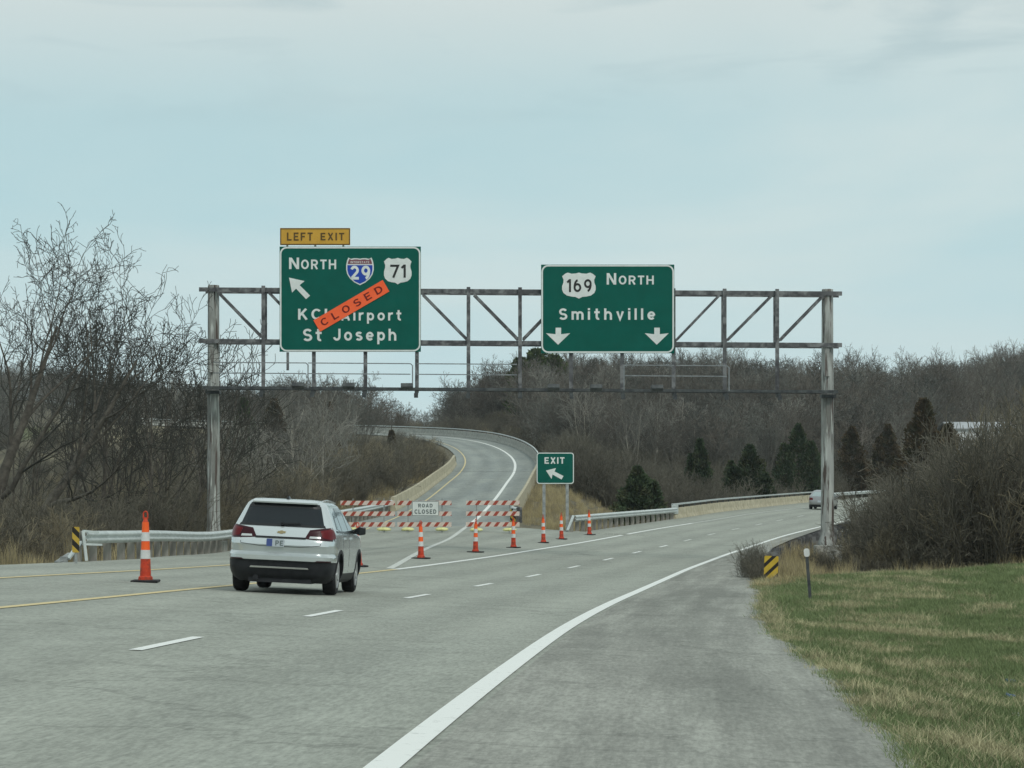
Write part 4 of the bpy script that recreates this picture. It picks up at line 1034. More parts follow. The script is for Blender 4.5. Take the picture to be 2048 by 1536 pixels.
M['lamp_dark'] = base_mat('smoked_red_lens', (.035, .005, .010), .3, 0, .25)[0]
M['lamp_clear'] = base_mat('clear_lamp_lens', (.55, .58, .58), .2, .2, .6)[0]
M['chrome'] = base_mat('satin_chrome', (.62, .62, .62), .25, .9)[0]
M['gold'] = base_mat('gold_badge', (.45, .36, .2), .35, .6)[0]
M['tyre'] = noise_mat('tyre_rubber', (.008, .008, .010), (.020, .020, .022), 10, .85)
M['rim'] = base_mat('alloy_rim', (.62, .64, .65), .3, .75)[0]
M['plate'] = base_mat('plate_white', (.44, .49, .53), .4)[0]
M['plate_blue'] = base_mat('plate_blue', (.06, .09, .26), .4)[0]
M['black_trim'] = base_mat('gloss_black_trim', (.008, .009, .011), .25, 0, .5)[0]

class Car:
    def __init__(s, prof, n=6.0, m=10.0):
        s.z = [p[0] for p in prof]; s.yr = [p[1] for p in prof]; s.yf = [p[2] for p in prof]; s.w = [p[3] for p in prof]; s.n, s.m = n, m
    def g(s, z): return np.interp(z, s.z, s.yr), np.interp(z, s.z, s.yf), np.interp(z, s.z, s.w)
    def rear(s, x, z):
        yr, yf, w = s.g(z); a = (yf - yr) / 2; q = min(abs(x) / w, .999); return (yr + yf) / 2 - a * (1 - q ** s.n) ** (1 / s.m)
    def side(s, y, z):
        yr, yf, w = s.g(z); a = (yf - yr) / 2; q = min(abs(y - (yr + yf) / 2) / a, .999); return w * (1 - q ** s.m) ** (1 / s.n)
    def body(s, nz_per=3, na=96):
        zs = []
        for a, b_ in zip(s.z[:-1], s.z[1:]): zs += [lerp(a, b_, i / nz_per) for i in range(nz_per)]
        zs.append(s.z[-1])
        V = []
        # plan outline sampled densely at the corners
        for z in zs:
            yr, yf, w = s.g(z); a = (yf - yr) / 2; c = (yr + yf) / 2
            for i in range(na):
                t = 2 * math.pi * (i + .5) / na; ct, st = math.cos(t), math.sin(t)
                V.append((w * math.copysign(abs(ct) ** (2 / s.n), ct), c + a * math.copysign(abs(st) ** (2 / s.m), st), z))
        Fq = []
        for k in range(len(zs) - 1):
            for i in range(na):
                j = (i + 1) % na; Fq.append((k * na + i, k * na + j, (k + 1) * na + j, (k + 1) * na + i))
        Fq += [tuple(range(na))[::-1], tuple(range((len(zs) - 1) * na, len(zs) * na))]
        return V, Fq
def patch(mb, fn, corners, nu, nv, out, thick):
    """corners in (a,z): bottom-left, bottom-right, top-right, top-left; fn(a,z,offset)->point"""
    g = []
    for off in (out, -thick):
        for j in range(nv + 1):
            for i in range(nu + 1):
                u, v = i / nu, j / nv
                a = lerp(lerp(corners[0][0], corners[1][0], u), lerp(corners[3][0], corners[2][0], u), v)
                z = lerp(lerp(corners[0][1], corners[1][1], u), lerp(corners[3][1], corners[2][1], u), v)
                g.append(fn(a, z, off))
    nn = (nu + 1) * (nv + 1); fs = []
    idx = lambda i, j: j * (nu + 1) + i
    for j in range(nv):
        for i in range(nu):
            q = (idx(i, j), idx(i + 1, j), idx(i + 1, j + 1), idx(i, j + 1)); fs.append(q); fs.append(tuple(nn + k for k in q[::-1]))
    bd = [idx(i, 0) for i in range(nu)] + [idx(nu, j) for j in range(nv)] + [idx(i, nv) for i in range(nu, 0, -1)] + [idx(0, j) for j in range(nv, 0, -1)]
    for k in range(len(bd)):
        a, b_ = bd[k], bd[(k + 1) % len(bd)]; fs.append((b_, a, nn + a, nn + b_))
    mb.add(g, fs)
def make_wheel(parent, x, y, r, w, side, detail=True):
    e = parent
    mb = MB()
    prof = [(.62 * r, -w / 2), (.93 * r, -w / 2), (r, -w / 2 + .035), (r, w / 2 - .035), (.93 * r, w / 2), (.64 * r, w / 2), (.62 * r, w / 2 - .02)]
    mb.lathe(prof, 32)
    T = Matrix.Rotation(math.pi / 2 * side, 4, 'Y')
    mb.v = [tuple(T @ Vector(p)) for p in mb.v]
    ty = mb.build('wheel', M['tyre'], parent, smooth=False, loc=(x, y, r))
    mb = MB(); mb.lathe([(.60 * r, -.01), (.66 * r, .02), (.66 * r, .035), (.61 * r, .03), (.60 * r, .0)], 28, (0, 0, w / 2 - .03))
    for k in range(10):
        a = 2 * math.pi * (k // 2) / 5 + (.13 if k % 2 else -.13)
        mb.bar((.06 * math.cos(a), .06 * math.sin(a), w / 2 - .02), (.62 * r * math.cos(a), .62 * r * math.sin(a), w / 2 - .012), .035, .03, (0, 0, 1))
    mb.cyl((0, 0, w / 2 - .05), (0, 0, w / 2 + .005), .065, .055, 14)
    mb.v = [tuple(T @ Vector(p)) for p in mb.v]; mb.build('rim', M['rim'], ty)
    return ty
def finish_body(V, Fq, mats, mi_fn, e, arches, aw, name='body'):
    mb = MB(); mb.add(V, Fq); mb.mi = [0] * len(mb.f)
    o = mb.build(name, mats, e)
    me = o.data
    me.polygons.foreach_set('material_index', [mi_fn(p.center) for p in me.polygons])
    cuts = []
    for (yy, rr) in arches:
        for sd in (-1, 1):
            c = MB(); c.cyl((sd * aw, yy, rr - .03), (sd * 1.3, yy, rr - .03), rr + .055, None, 40); co = c.build('cut', mats[-1]); co.parent = e; cuts.append(co)
            md = o.modifiers.new('b', 'BOOLEAN'); md.operation = 'DIFFERENCE'; md.solver = 'EXACT'; md.object = co
            try: md.material_mode = 'TRANSFER'
            except Exception: pass
    bpy.context.view_layer.update()
    dg = bpy.context.evaluated_depsgraph_get(); dg.update()
    nm = bpy.data.meshes.new_from_object(o.evaluated_get(dg)); o.modifiers.clear(); o.data = nm; nm.name = name
    for c in cuts: bpy.data.objects.remove(c)
    # smooth shading, but keep creases
    bm = bmesh.new(); bm.from_mesh(nm)
    for f in bm.faces: f.smooth = True
    for ed in bm.edges:
        if len(ed.link_faces) == 2 and ed.calc_face_angle(0) > R(28): ed.smooth = False
    bm.to_mesh(nm); bm.free()
    return o
# --- the white crossover
prof = [(.20, .30, 4.40, .78), (.26, .20, 4.52, .86), (.34, .11, 4.58, .895), (.45, .055, 4.62, .915), (.56, .03, 4.63, .920), (.585, -.015, 4.63, .922), (.66, -.02, 4.64, .922), (.69, .055, 4.64, .922), (.72, .085, 4.64, .922), (.82, .05, 4.62, .922),
        (.85, .030, 4.60, .920), (.93, .045, 4.56, .915), (1.00, .085, 4.45, .908), (1.06, .105, 4.15, .898), (1.10, .12, 3.62, .885), (1.15, .155, 3.45, .868), (1.25, .235, 3.20, .825), (1.38, .335, 2.93, .770), (1.50, .42, 2.66, .716),
        (1.57, .45, 2.46, .675), (1.615, .50, 2.22, .622), (1.645, .66, 1.95, .53), (1.66, .95, 1.72, .36)]
prof = [(a, b_, c_, d_ * 1.035) for a, b_, c_, d_ in prof]
cr = Car(prof)
xc, Yc = -4.075, 50.35; th = .066
zl = float(P(xc - .8, Yc)); zr_ = float(P(xc + .8, Yc)); roll = math.atan2(zl - zr_, 1.6); gr_ = (float(P(xc + .25, Yc + 4)) - float(P(xc, Yc))) / 4
car = empty('car', (xc, Yc, float(P(xc, Yc)) + .005), (math.atan(gr_), roll, -th), label='white crossover with black lower trim seen from behind in the left lane', cat='car')
V, Fq = cr.body()
def mfn(c):
    if c.z < .36: return 1
    if c.z < .578 and c.y < .62: return 1
    return 0
body = finish_body(V, Fq, [M['white_car'], M['cladding']], mfn, car, [(.98, .36), (3.70, .36)], .62)
RF = lambda x, z, off: (x, cr.rear(x, z) - off, z)
SF = lambda sd: (lambda y, z, off: (sd * (cr.side(y, z) + off), y, z))
def rp(name, quads, mat, parent=None, out=.006, nu=12, nv=6):
    mb = MB()
    for q in quads: patch(mb, RF, q, nu, nv, out, .02)
    return mb.build(name, M[mat], parent or car, smooth=False)
rw = rp('rear_window', [[(-.73, 1.20), (.73, 1.20), (.625, 1.54), (-.625, 1.54)]], 'rear_glass', nu=20)
rp('window_surround', [[(-.63, 1.50), (.63, 1.50), (.60, 1.575), (-.60, 1.575)], [(-.76, 1.175), (.76, 1.175), (.74, 1.215), (-.74, 1.215)]], 'black_trim', rw, .011, 20, 2)
mb = MB(); mb.bar((.0, .17, 1.225), (.32, .19, 1.24), .02, .02); mb.cyl((0, .20, 1.22), (0, .14, 1.215), .03, .025, 10); mb.build('wiper', M['cladding'], rw)
sp = MB(); sp.sweep([[(x, cr.rear(x, 1.59) - .10, 1.575), (x, cr.rear(x, 1.59) - .11, 1.60), (x, cr.rear(x, 1.59) + .12, 1.642), (x, cr.rear(x, 1.59) + .12, 1.60)] for x in np.linspace(-.57, .57, 13)]); sp.build('spoiler', M['white_car'], car, smooth=False)
for sd in (-1, 1):
    mb = MB(); patch(mb, RF, [(sd * .42, .975), (sd * .915, .945), (sd * .885, 1.19), (sd * .50, 1.13)] if sd > 0 else [(sd * .915, .945), (sd * .42, .975), (sd * .50, 1.13), (sd * .885, 1.19)], 14, 5, .010, .03)
    mb_l = mb.build('tail_light', M['lamp_dark'], car)
    mb = MB(); q = [(.50, .985), (.70, .98), (.69, 1.02), (.51, 1.02)]
    patch(mb, RF, q if sd > 0 else [(-a, z) for a, z in (q[1], q[0], q[3], q[2])], 6, 3, .016, .01); mb.build('reverse_lamp', M['lamp_clear'], mb_l)
    mb = MB(); q = [(.73, 1.0), (.89, .97), (.875, 1.165), (.68, 1.12)]
    patch(mb, RF, q if sd > 0 else [(-a, z) for a, z in (q[1], q[0], q[3], q[2])], 8, 4, .015, .01); mb.build('brake_lens', M['lamp_red'], mb_l)
    # lamp wrapping on to the side
    mb = MB(); patch(mb, SF(sd), [(.22, .97), (.46, 1.0), (.42, 1.14), (.30, 1.17)] if sd > 0 else [(.46, 1.0), (.22, .97), (.30, 1.17), (.42, 1.14)], 8, 4, .008, .02); mb.build('side_lens', M['lamp_red'], mb_l)
rp('garnish_strip', [[(-.44, .965), (.44, .965), (.45, .997), (-.45, .997)]], 'black_trim', out=.012, nv=2)
rp('tailgate_seam', [[(-.705, .87), (-.695, .87), (-.695, .955), (-.705, .955)], [(.695, .87), (.705, .87), (.705, .955), (.695, .955)], [(-.70, .858), (-.35, .818), (-.35, .826), (-.70, .866)], [(-.35, .818), (.35, .818), (.35, .826), (-.35, .826)], [(.35, .818), (.70, .858), (.70, .866), (.35, .826)]], 'cladding', out=.003, nv=1)
# plate with a blue left part, unreadable dark characters at the right
pz0, pz1 = .785, .925
mb = MB(); yp = cr.rear(0, .90) - .02; mb.box((-.08, yp, .885), (.30, .012, .14)); pl_ = mb.build('license_plate', M['plate'], car, bevel=.004)
mb = MB(); mb.box((-.185, yp - .0075, .885), (.10, .003, .13)); mb.build('plate_emblem', M['plate_blue'], pl_)
text_obj('plate_lettering', 'PE', (-.08, .055, .835, .925), yp - .0065, M['legend_grey'], pl_, .03, .003)
mb = MB(); yb_ = cr.rear(0, 1.08) - .004; mb.prism([(a_, z_ + .045) for a_, z_ in [(-.07, 1.012), (-.025, 1.012), (-.025, 1.0), (.025, 1.0), (.025, 1.012), (.07, 1.012), (.08, 1.045), (.035, 1.045), (.035, 1.057), (-.015, 1.057), (-.015, 1.045), (-.06, 1.045)]], yb_ - .016, yb_ + .02); mb.build('badge', M['gold'], car)
rp('bumper_groove', [[(-.56, .70), (.56, .70), (.60, .735), (-.60, .735)]], 'cladding', out=.002, nv=2) if False else None
rp('chrome_strip', [[(-.52, .44), (.52, .44), (.50, .47), (-.50, .47)]], 'chrome', out=.02, nv=2)
for sd in (-1, 1):
    q = [(sd * .62, .575), (sd * .885, .575), (sd * .885, .60), (sd * .66, .60)]
    rp('bumper_reflector', [q if sd > 0 else [q[1], q[0], q[3], q[2]]], 'lamp_dark', out=.012, nv=2, nu=8)
mb = MB(); mb.box((0, .55, .26), (1.1, .7, .14)); mb.cyl((-.42, .14, .27), (-.42, .5, .27), .05, .05, 12); mb.build('exhaust', M['cladding'], car)
mb = MB(); mb.box((0, 2.3, .26), (1.5, 3.2, .12)); mb.cyl((-.8, .98, .36), (.8, .98, .36), .05, .05, 10); mb.cyl((-.8, 3.7, .36), (.8, 3.7, .36), .05, .05, 10); mb.build('underbody', M['cladding'], car)
mb = MB(); mb.sweep([[(x, y0, z) for x, y0, z in ((-.03 * k, .78 - .06 * k, 1.645), (.03 * k, .78 - .06 * k, 1.645), (.03 * k, .95, 1.66), (-.03 * k, .95, 1.66))] for k in (1.0,)] + [[(-.006, .80, 1.72), (.006, .80, 1.72), (.006, .88, 1.71), (-.006, .88, 1.71)]]); mb.build('antenna', M['black_trim'], car)
for sd in (-1, 1):
    mb = MB(); mb.sweep([[(sd * (.60 + a), y, 1.615 + b_ + .03 * math.sin(math.pi * (y - .8) / 1.7)) for a, b_ in ((-.02, 0), (.02, -.01), (.02, .02), (-.02, .03))] for y in np.linspace(.8, 2.5, 9)]); mb.build('roof_rail', M['chrome'] if False else M['white_car'], car)
    S = SF(sd)
    def sq(name, q, mat, parent=None, out=.006):
        mb = MB(); patch(mb, S, q if sd > 0 else [q[1], q[0], q[3], q[2]], 10, 6, out, .02); return mb.build(name, M[mat], parent or car)
    sq('side_window', [(.70, 1.16), (1.30, 1.12), (1.30, 1.50), (.90, 1.44)], 'glass_side')
    sq('side_window', [(1.36, 1.12), (2.18, 1.11), (2.18, 1.545), (1.36, 1.53)], 'glass_side')
    sq('side_window', [(2.26, 1.11), (3.22, 1.125), (2.70, 1.47), (2.26, 1.54)], 'glass_side')
    sq('window_line', [(.62, 1.10), (3.28, 1.085), (3.28, 1.115), (.62, 1.135)], 'black_trim', out=.010)
    sq('door_seam', [(2.20, .40), (2.212, .40), (2.212, 1.09), (2.20, 1.09)], 'cladding', out=.002)
    sq('door_seam', [(1.38, .62), (1.392, .62), (1.352, 1.09), (1.34, 1.09)], 'cladding', out=.002)
    for yy in (1.55, 2.42): sq('door_handle', [(yy, .985), (yy + .22, .985), (yy + .22, 1.02), (yy, 1.02)], 'white_car', out=.03)
    mb = MB(); mb.sweep([[(sd * .86, 3.02, 1.09), (sd * .86, 3.12, 1.09), (sd * .86, 3.12, 1.14), (sd * .86, 3.02, 1.14)], [(sd * .97, 2.98, 1.08), (sd * .97, 3.14, 1.08), (sd * .97, 3.14, 1.19), (sd * .97, 2.98, 1.19)], [(sd * 1.03, 2.97, 1.06), (sd * 1.03, 3.15, 1.06), (sd * 1.03, 3.15, 1.23), (sd * 1.03, 2.97, 1.23)], [(sd * 1.13, 3.0, 1.08), (sd * 1.13, 3.12, 1.08), (sd * 1.13, 3.12, 1.21), (sd * 1.13, 3.0, 1.21)]])
    mb.build('mirror', M['black_trim'], car, bevel=.015)
    for yy in (.98, 3.70):
        w_ = make_wheel(car, sd * .795, yy, .36, .225, sd)
        mb = MB(); n_ = 24
        def arc(rr, off): return [(sd * (cr.side(yy + rr * math.cos(a), max(.22, .33 + rr * math.sin(a))) + off), yy + rr * math.cos(a), max(.22, .33 + rr * math.sin(a))) for a in np.linspace(-.25, math.pi + .25, n_)]
        ia, oa = arc(.412, .010), arc(.475, .010); ib, ob = arc(.412, -.02), arc(.475, -.02)
        mb.sweep([[ia[i], oa[i], ob[i], ib[i]] for i in range(n_)]); mb.build('arch_trim', M['cladding'], car)
# --- the distant silver car
prof2 = [(.20, .25, 4.35, .74), (.30, .08, 4.5, .86), (.45, .0, 4.55, .89), (.62, .0, 4.55, .90), (.80, .04, 4.5, .895), (.92, .07, 4.2, .88), (.98, .10, 3.5, .865), (1.05, .22, 3.3, .83), (1.2, .50, 2.95, .76), (1.33, .78, 2.6, .69), (1.42, 1.05, 2.3, .60), (1.46, 1.4, 2.05, .45)]
ck = Car(prof2); xf, Yf = (1639 - 1024) / 26.5, F / 26.5
Ypf, df = main_inv(np.array([xf]), np.array([Yf])); thf = float(theta(Ypf[0])); zf_ = float(main_z(Ypf[0], df[0]))
far = empty('car', (xf, Yf, zf_ + .005), (.01, 0.03, -thf), label='silver car far ahead, half hidden behind the right gantry pole', cat='car')
V, Fq = ck.body(2, 72)
finish_body(V, Fq, [M['silver_car'], M['cladding']], lambda c: 1 if c.z < .38 and c.y < .4 else 0, far, [(.95, .33), (3.55, .33)], .6)
def fp(name, fn, q, mat, out=.008):
    mb = MB(); patch(mb, fn, q, 10, 5, out, .02); return mb.build(name, M[mat], far)
RK = lambda x, z, off: (x, ck.rear(x, z) - off, z)
fp('rear_window', RK, [(-.66, 1.0), (.66, 1.0), (.54, 1.34), (-.54, 1.34)], 'far_glass')
for sd in (-1, 1):
    q = [(sd * .52, .72), (sd * .84, .72), (sd * .84, .90), (sd * .55, .88)]; q = q if sd > 0 else [q[1], q[0], q[3], q[2]]
    fp('tail_light', RK, q, 'lamp_red', .012)
    SK = (lambda sdd: (lambda y, z, off: (sdd * (ck.side(y, z) + off), y, z)))(sd)
    for q in ([(.95, 1.0), (1.95, .99), (1.95, 1.36), (1.25, 1.30)], [(2.03, .99), (3.05, 1.0), (2.55, 1.30), (2.03, 1.36)]): fp('side_window', SK, q if sd > 0 else [q[1], q[0], q[3], q[2]], 'glass')
    for yy in (.95, 3.55): make_wheel(far, sd * .78, yy, .33, .21, sd)
    mb = MB(); mb.box((sd * .98, 2.95, 1.02), (.2, .12, .14)); mb.build('mirror', M['silver_car'], far, bevel=.02)
mb = MB(); mb.box((0, ck.rear(0, .62) - .01, .62), (.32, .02, .15)); mb.build('license_plate', M['plate'], far)
mb = MB(); mb.box((0, 2.2, .25), (1.4, 3.4, .14)); mb.cyl((-.35, .1, .24), (-.35, .5, .24), .045, .045, 10); mb.build('underbody', M['cladding'], far)
# ------------------------------------------------------------------ vegetation
M['bark_dark'] = noise_mat('dark_bark', (.055, .050, .042), (.115, .105, .088), 6, .95, rnd=.25)
M['bark_mid'] = noise_mat('grey_brown_bark', (.11, .105, .092), (.20, .19, .165), 6, .95, rnd=.3)
M['twig_dark'] = base_mat('dark_twigs', (.068, .068, .060), .95, 0, .1)[0]
M['twig_far'] = noise_mat('winter_twigs', (.105, .108, .096), (.175, .178, .157), .15, .95, rnd=.5)
M['twig_brown'] = noise_mat('brown_winter_twigs', (.105, .094, .079), (.165, .148, .124), .15, .95, rnd=.35)
M['twig_pale'] = noise_mat('pale_winter_twigs', (.17, .168, .148), (.27, .265, .235), .15, .95, rnd=.3)
M['bark_pale'] = noise_mat('pale_bark', (.22, .21, .175), (.36, .34, .29), 6, .95, rnd=.25)
M['brush'] = noise_mat('brown_brush_stems', (.082, .079, .064), (.175, .163, .126), 2.0, .95, rnd=.35)
M['brush_tan'] = noise_mat('tan_brush_stems', (.15, .13, .088), (.28, .245, .165), 2.0, .95, rnd=.3)
M['cedar'] = noise_mat('cedar_foliage', (.028, .048, .026), (.072, .105, .052), 1.4, .95, c3=(.085, .055, .026), scale3=1.1, amt3=.35, rnd=.2)
M['cedar_brown'] = noise_mat('bronzed_cedar_foliage', (.062, .047, .028), (.12, .088, .05), 1.4, .95, c3=(.03, .045, .02), scale3=1.0, amt3=.5, rnd=.2)
M['pine'] = noise_mat('evergreen_foliage', (.028, .048, .016), (.075, .10, .03), 1.4, .95, rnd=.2)
M['grass_green'] = noise_mat('grass_blades', (.125, .175, .075), (.215, .26, .12), 1.5, .9, coord='Object', rnd=.3)
M['grass_tan'] = noise_mat('dead_grass_blades', (.33, .31, .18), (.50, .46, .29), 1.5, .9, rnd=.3)
M['grass_dry'] = noise_mat('tall_dry_grass', (.30, .25, .13), (.48, .41, .24), 1.5, .9, rnd=.25)

def rodrigues(v, axis, a):
    return v * math.cos(a) + axis.cross(v) * math.sin(a) + axis * axis.dot(v) * (1 - math.cos(a))
class Tree:
    def __init__(s, seed): s.r = random.Random(seed); s.seg = []
    def branch(s, p, d, L_, rad, lv, maxlv, k):
        r = s.r; nseg = k['nseg'][lv]; kids = k['kids'][lv] if lv < maxlv else 0
        pts = [p]; dirs = [d]; rr = [rad]
        for i in range(nseg):
            j = Vector((r.gauss(0, 1), r.gauss(0, 1), r.gauss(0, 1))) * k['wob'][lv]
            d = (d + j + Vector((0, 0, 1)) * k['up'][lv]).normalized()
            p = p + d * L_ / nseg; t = (i + 1) / nseg
            r1 = max(rad * (1 - t * k['taper']), k['rmin'])
            s.seg.append((pts[-1], p, rr[-1], r1, lv)); pts.append(p); dirs.append(d); rr.append(r1)
        if lv < maxlv:
            st = k['start'][lv]
            for c in range(kids):
                t = st + (1 - st) * (c + r.random()) / kids; f = t * nseg; i = min(int(f), nseg - 1); q = pts[i].lerp(pts[i + 1], f - i)
                ax = dirs[i + 1].orthogonal().normalized(); ax = rodrigues(ax, dirs[i + 1], c * 2.4 + r.uniform(-.6, .6))
                nd = rodrigues(dirs[i + 1], ax, r.uniform(*k['ang'][lv]))
                ln = L_ * k['len'][lv] * (1.15 - .55 * (t - st) / (1 - st + 1e-6)) * r.uniform(.75, 1.2)
                s.branch(q, nd, ln, max(rr[i + 1] * k['rr'][lv], k['rmin']), lv + 1, maxlv, k)
    def mesh(s, lo, hi, thick=5, thin=3):
        mb = MB()
        V, Fq = [], []
        for a, b_, r0, r1, lv in s.seg:
            if not lo <= lv <= hi: continue
            n = thick if lv <= 1 else thin
            d = (b_ - a); 
            if d.length < 1e-5: continue
            d.normalize(); x = d.orthogonal().normalized(); y = d.cross(x); o = len(V); ext = d * r0 * .3
            for q, rad in ((a - ext, r0), (b_, r1)):
                for i in range(n):
                    t = 2 * math.pi * i / n; V.append(q + x * (math.cos(t) * rad) + y * (math.sin(t) * rad))
            for i in range(n): j = (i + 1) % n; Fq.append((o + i, o + j, o + n + j, o + n + i))
        return V, Fq
def raw_mesh(name, V, Fq, mats, mi=None):
    me = bpy.data.meshes.new(name); V = np.array([tuple(v) for v in V], np.float32); Fq = np.array(Fq, np.int32)
    me.vertices.add(len(V)); me.vertices.foreach_set('co', V.ravel()); k = Fq.shape[1]
    me.loops.add(Fq.size); me.loops.foreach_set('vertex_index', Fq.ravel())
    me.polygons.add(len(Fq)); me.polygons.foreach_set('loop_start', np.arange(0, Fq.size, k, dtype=np.int32))
    if mi is not None: me.polygons.foreach_set('material_index', np.asarray(mi, np.int32))
    for m in (mats if isinstance(mats, (list, tuple)) else [mats]): me.materials.append(m)
    me.update(calc_edges=True); me.validate(); return me
K_UP = dict(nseg=[7, 5, 4, 3, 2], kids=[11, 6, 5, 4, 0], wob=[.06, .11, .15, .2, .2], up=[.05, .07, .06, .04, .02], taper=.85, rmin=.006, start=[.28, .2, .15, .1], ang=[(.45, .9), (.4, .85), (.4, .9), (.4, .9)], len=[.55, .52, .5, .5], rr=[.5, .6, .6, .6])
def hardwood(seed, H=10., maxlv=3, rmin=.012, lean=(0, 0), r0=.17, **kw):
    k = dict(K_UP); k['rmin'] = rmin; k.update(kw)
    t = Tree(seed); t.branch(Vector((0, 0, -.3)), Vector((lean[0], lean[1], 1)).normalized(), H * .80, r0, 0, maxlv, k); return t
def multistem(seed, H=7., n=4, maxlv=3, rmin=.012, r0=.09, spread=.35, **kw):
    k = dict(K_UP); k['rmin'] = rmin; k['kids'] = [7, 5, 4, 3, 0]; k.update(kw); t = Tree(seed); r = t.r
    for i in range(n):
        a = 2 * math.pi * i / n + r.uniform(-.4, .4); q = r.uniform(.3, 1) * spread
        t.branch(Vector((math.cos(a) * .2, math.sin(a) * .2, -.3)), Vector((math.cos(a) * q, math.sin(a) * q, 1)).normalized(), H * r.uniform(.65, .9), r0 * r.uniform(.7, 1.1), 0, maxlv, k)
    return t
src = bpy.data.collections.new('plant_sources')   # not linked to the scene: only instanced from
def src_obj(name, me): o = bpy.data.objects.new(name, me); src.objects.link(o); return o
def scatter(name, pts, coll, label, cat, kind='stuff'):
    """pts: array rows x,y,z,rot,sx,sz,idx ; one object carrying geometry-node instances"""
    pts = np.asarray(pts, float)
    me = bpy.data.meshes.new(name); me.vertices.add(len(pts)); me.vertices.foreach_set('co', pts[:, :3].astype(np.float32).ravel())
    for nm, ty, col in (('rotz', 'FLOAT', 3), ('sx', 'FLOAT', 4), ('sz', 'FLOAT', 5)):
        a = me.attributes.new(nm, ty, 'POINT'); a.data.foreach_set('value', pts[:, col].astype(np.float32))
    a = me.attributes.new('vi', 'INT', 'POINT'); a.data.foreach_set('value', pts[:, 6].astype(np.int32))
    o = bpy.data.objects.new(name, me); C.objects.link(o)
    ng = bpy.data.node_groups.new(name + '_nodes', 'GeometryNodeTree')
    ng.interface.new_socket('Geometry', in_out='INPUT', socket_type='NodeSocketGeometry'); ng.interface.new_socket('Geometry', in_out='OUTPUT', socket_type='NodeSocketGeometry')
    gi, go = ng.nodes.new('NodeGroupInput'), ng.nodes.new('NodeGroupOutput')
    ip = ng.nodes.new('GeometryNodeInstanceOnPoints'); ci = ng.nodes.new('GeometryNodeCollectionInfo')
    ci.inputs['Collection'].default_value = coll; ci.inputs['Separate Children'].default_value = True; ci.inputs['Reset Children'].default_value = True
    def na(n, t):
        x = ng.nodes.new('GeometryNodeInputNamedAttribute'); x.data_type = t; x.inputs['Name'].default_value = n; return x.outputs['Attribute']
    cr_ = ng.nodes.new('ShaderNodeCombineXYZ'); ng.links.new(na('rotz', 'FLOAT'), cr_.inputs[2])
    cs = ng.nodes.new('ShaderNodeCombineXYZ'); sx_ = na('sx', 'FLOAT'); ng.links.new(sx_, cs.inputs[0]); ng.links.new(sx_, cs.inputs[1]); ng.links.new(na('sz', 'FLOAT'), cs.inputs[2])
    ip.inputs['Pick Instance'].default_value = True
    ng.links.new(gi.outputs[0], ip.inputs['Points']); ng.links.new(ci.outputs[0], ip.inputs['Instance']); ng.links.new(na('vi', 'INT'), ip.inputs['Instance Index'])
    ng.links.new(cr_.outputs[0], ip.inputs['Rotation']); ng.links.new(cs.outputs[0], ip.inputs['Scale']); ng.links.new(ip.outputs[0], go.inputs[0])
    md = o.modifiers.new('instances', 'NODES'); md.node_group = ng
    return tag(o, label, cat, None, kind)
def coll_of(name, meshes):
    c = bpy.data.collections.new(name)
    for i, m in enumerate(meshes): o = bpy.data.objects.new('%s_%02d' % (name, i), m); c.objects.link(o)
    return c
# far hardwoods, single mesh each (trunk + twigs)
def far_tree(seed, H, multi, bark, tw='twig_far'):
    if multi: t = multistem(seed, H, 3, 3, .020, .10, .3, kids=[7, 5, 4, 0, 0])
    else: t = hardwood(seed, H, 3, .020, (0, 0), .16, kids=[13, 7, 6, 0, 0], up=[.05, .0, .01, .0, 0], ang=[(.6, 1.15), (.5, 1.0), (.4, 1.1), (.4, .9)], len=[.5, .5, .45, .5])
    V1, F1 = t.mesh(0, 1, 4, 3); V2, F2 = t.mesh(2, 9, 4, 3)
    # all quads; merge
    V = list(V1) + list(V2); Fq = [f for f in F1] + [tuple(len(V1) + i for i in f) for f in F2]
    return raw_mesh('far_tree_%d' % seed, V, Fq, [bark, M[tw]], [0] * len(F1) + [1] * len(F2))
far_meshes = [far_tree(100 + i, 10, i in (1, 4), M['bark_pale'] if i in (2, 5) else M['bark_mid'], ['twig_far', 'twig_brown', 'twig_pale', 'twig_far', 'twig_brown', 'twig_far', 'twig_brown'][i]) for i in range(7)]
C_FAR = coll_of('far_trees', far_meshes)
# brush: many thin upright stems
def brush_mesh(seed, H, n, spread, mat, rmin=.007):
    t = Tree(seed); r = t.r
    k = dict(K_UP); k.update(nseg=[4, 3, 2, 2, 2], kids=[8, 5, 0, 0, 0], rmin=rmin, start=[.25, .2, .2, .2], wob=[.14, .2, .2, .2, .2], up=[.08, .05, .02, 0, 0], ang=[(.3, .8), (.4, .9), (.4, .9), (.4, .9)], len=[.45, .45, .5, .5])
    for i in range(n):
        a = r.uniform(0, 6.28); q = r.uniform(0, spread); h = H * r.uniform(.5, 1)
        t.branch(Vector((math.cos(a) * q * 1.6, math.sin(a) * q * 1.6, -.15)), Vector((math.cos(a) * q * .35 + r.gauss(0, .1), math.sin(a) * q * .35 + r.gauss(0, .1), 1)).normalized(), h, .02, 0, 2, k)
    V, Fq = t.mesh(0, 9, 3, 3); return raw_mesh('brush_%d' % seed, V, Fq, mat)
C_BR = coll_of('brush', [brush_mesh(200 + i, 3, 24, .8, M['brush'] if i < 3 else M['brush_tan']) for i in range(4)])
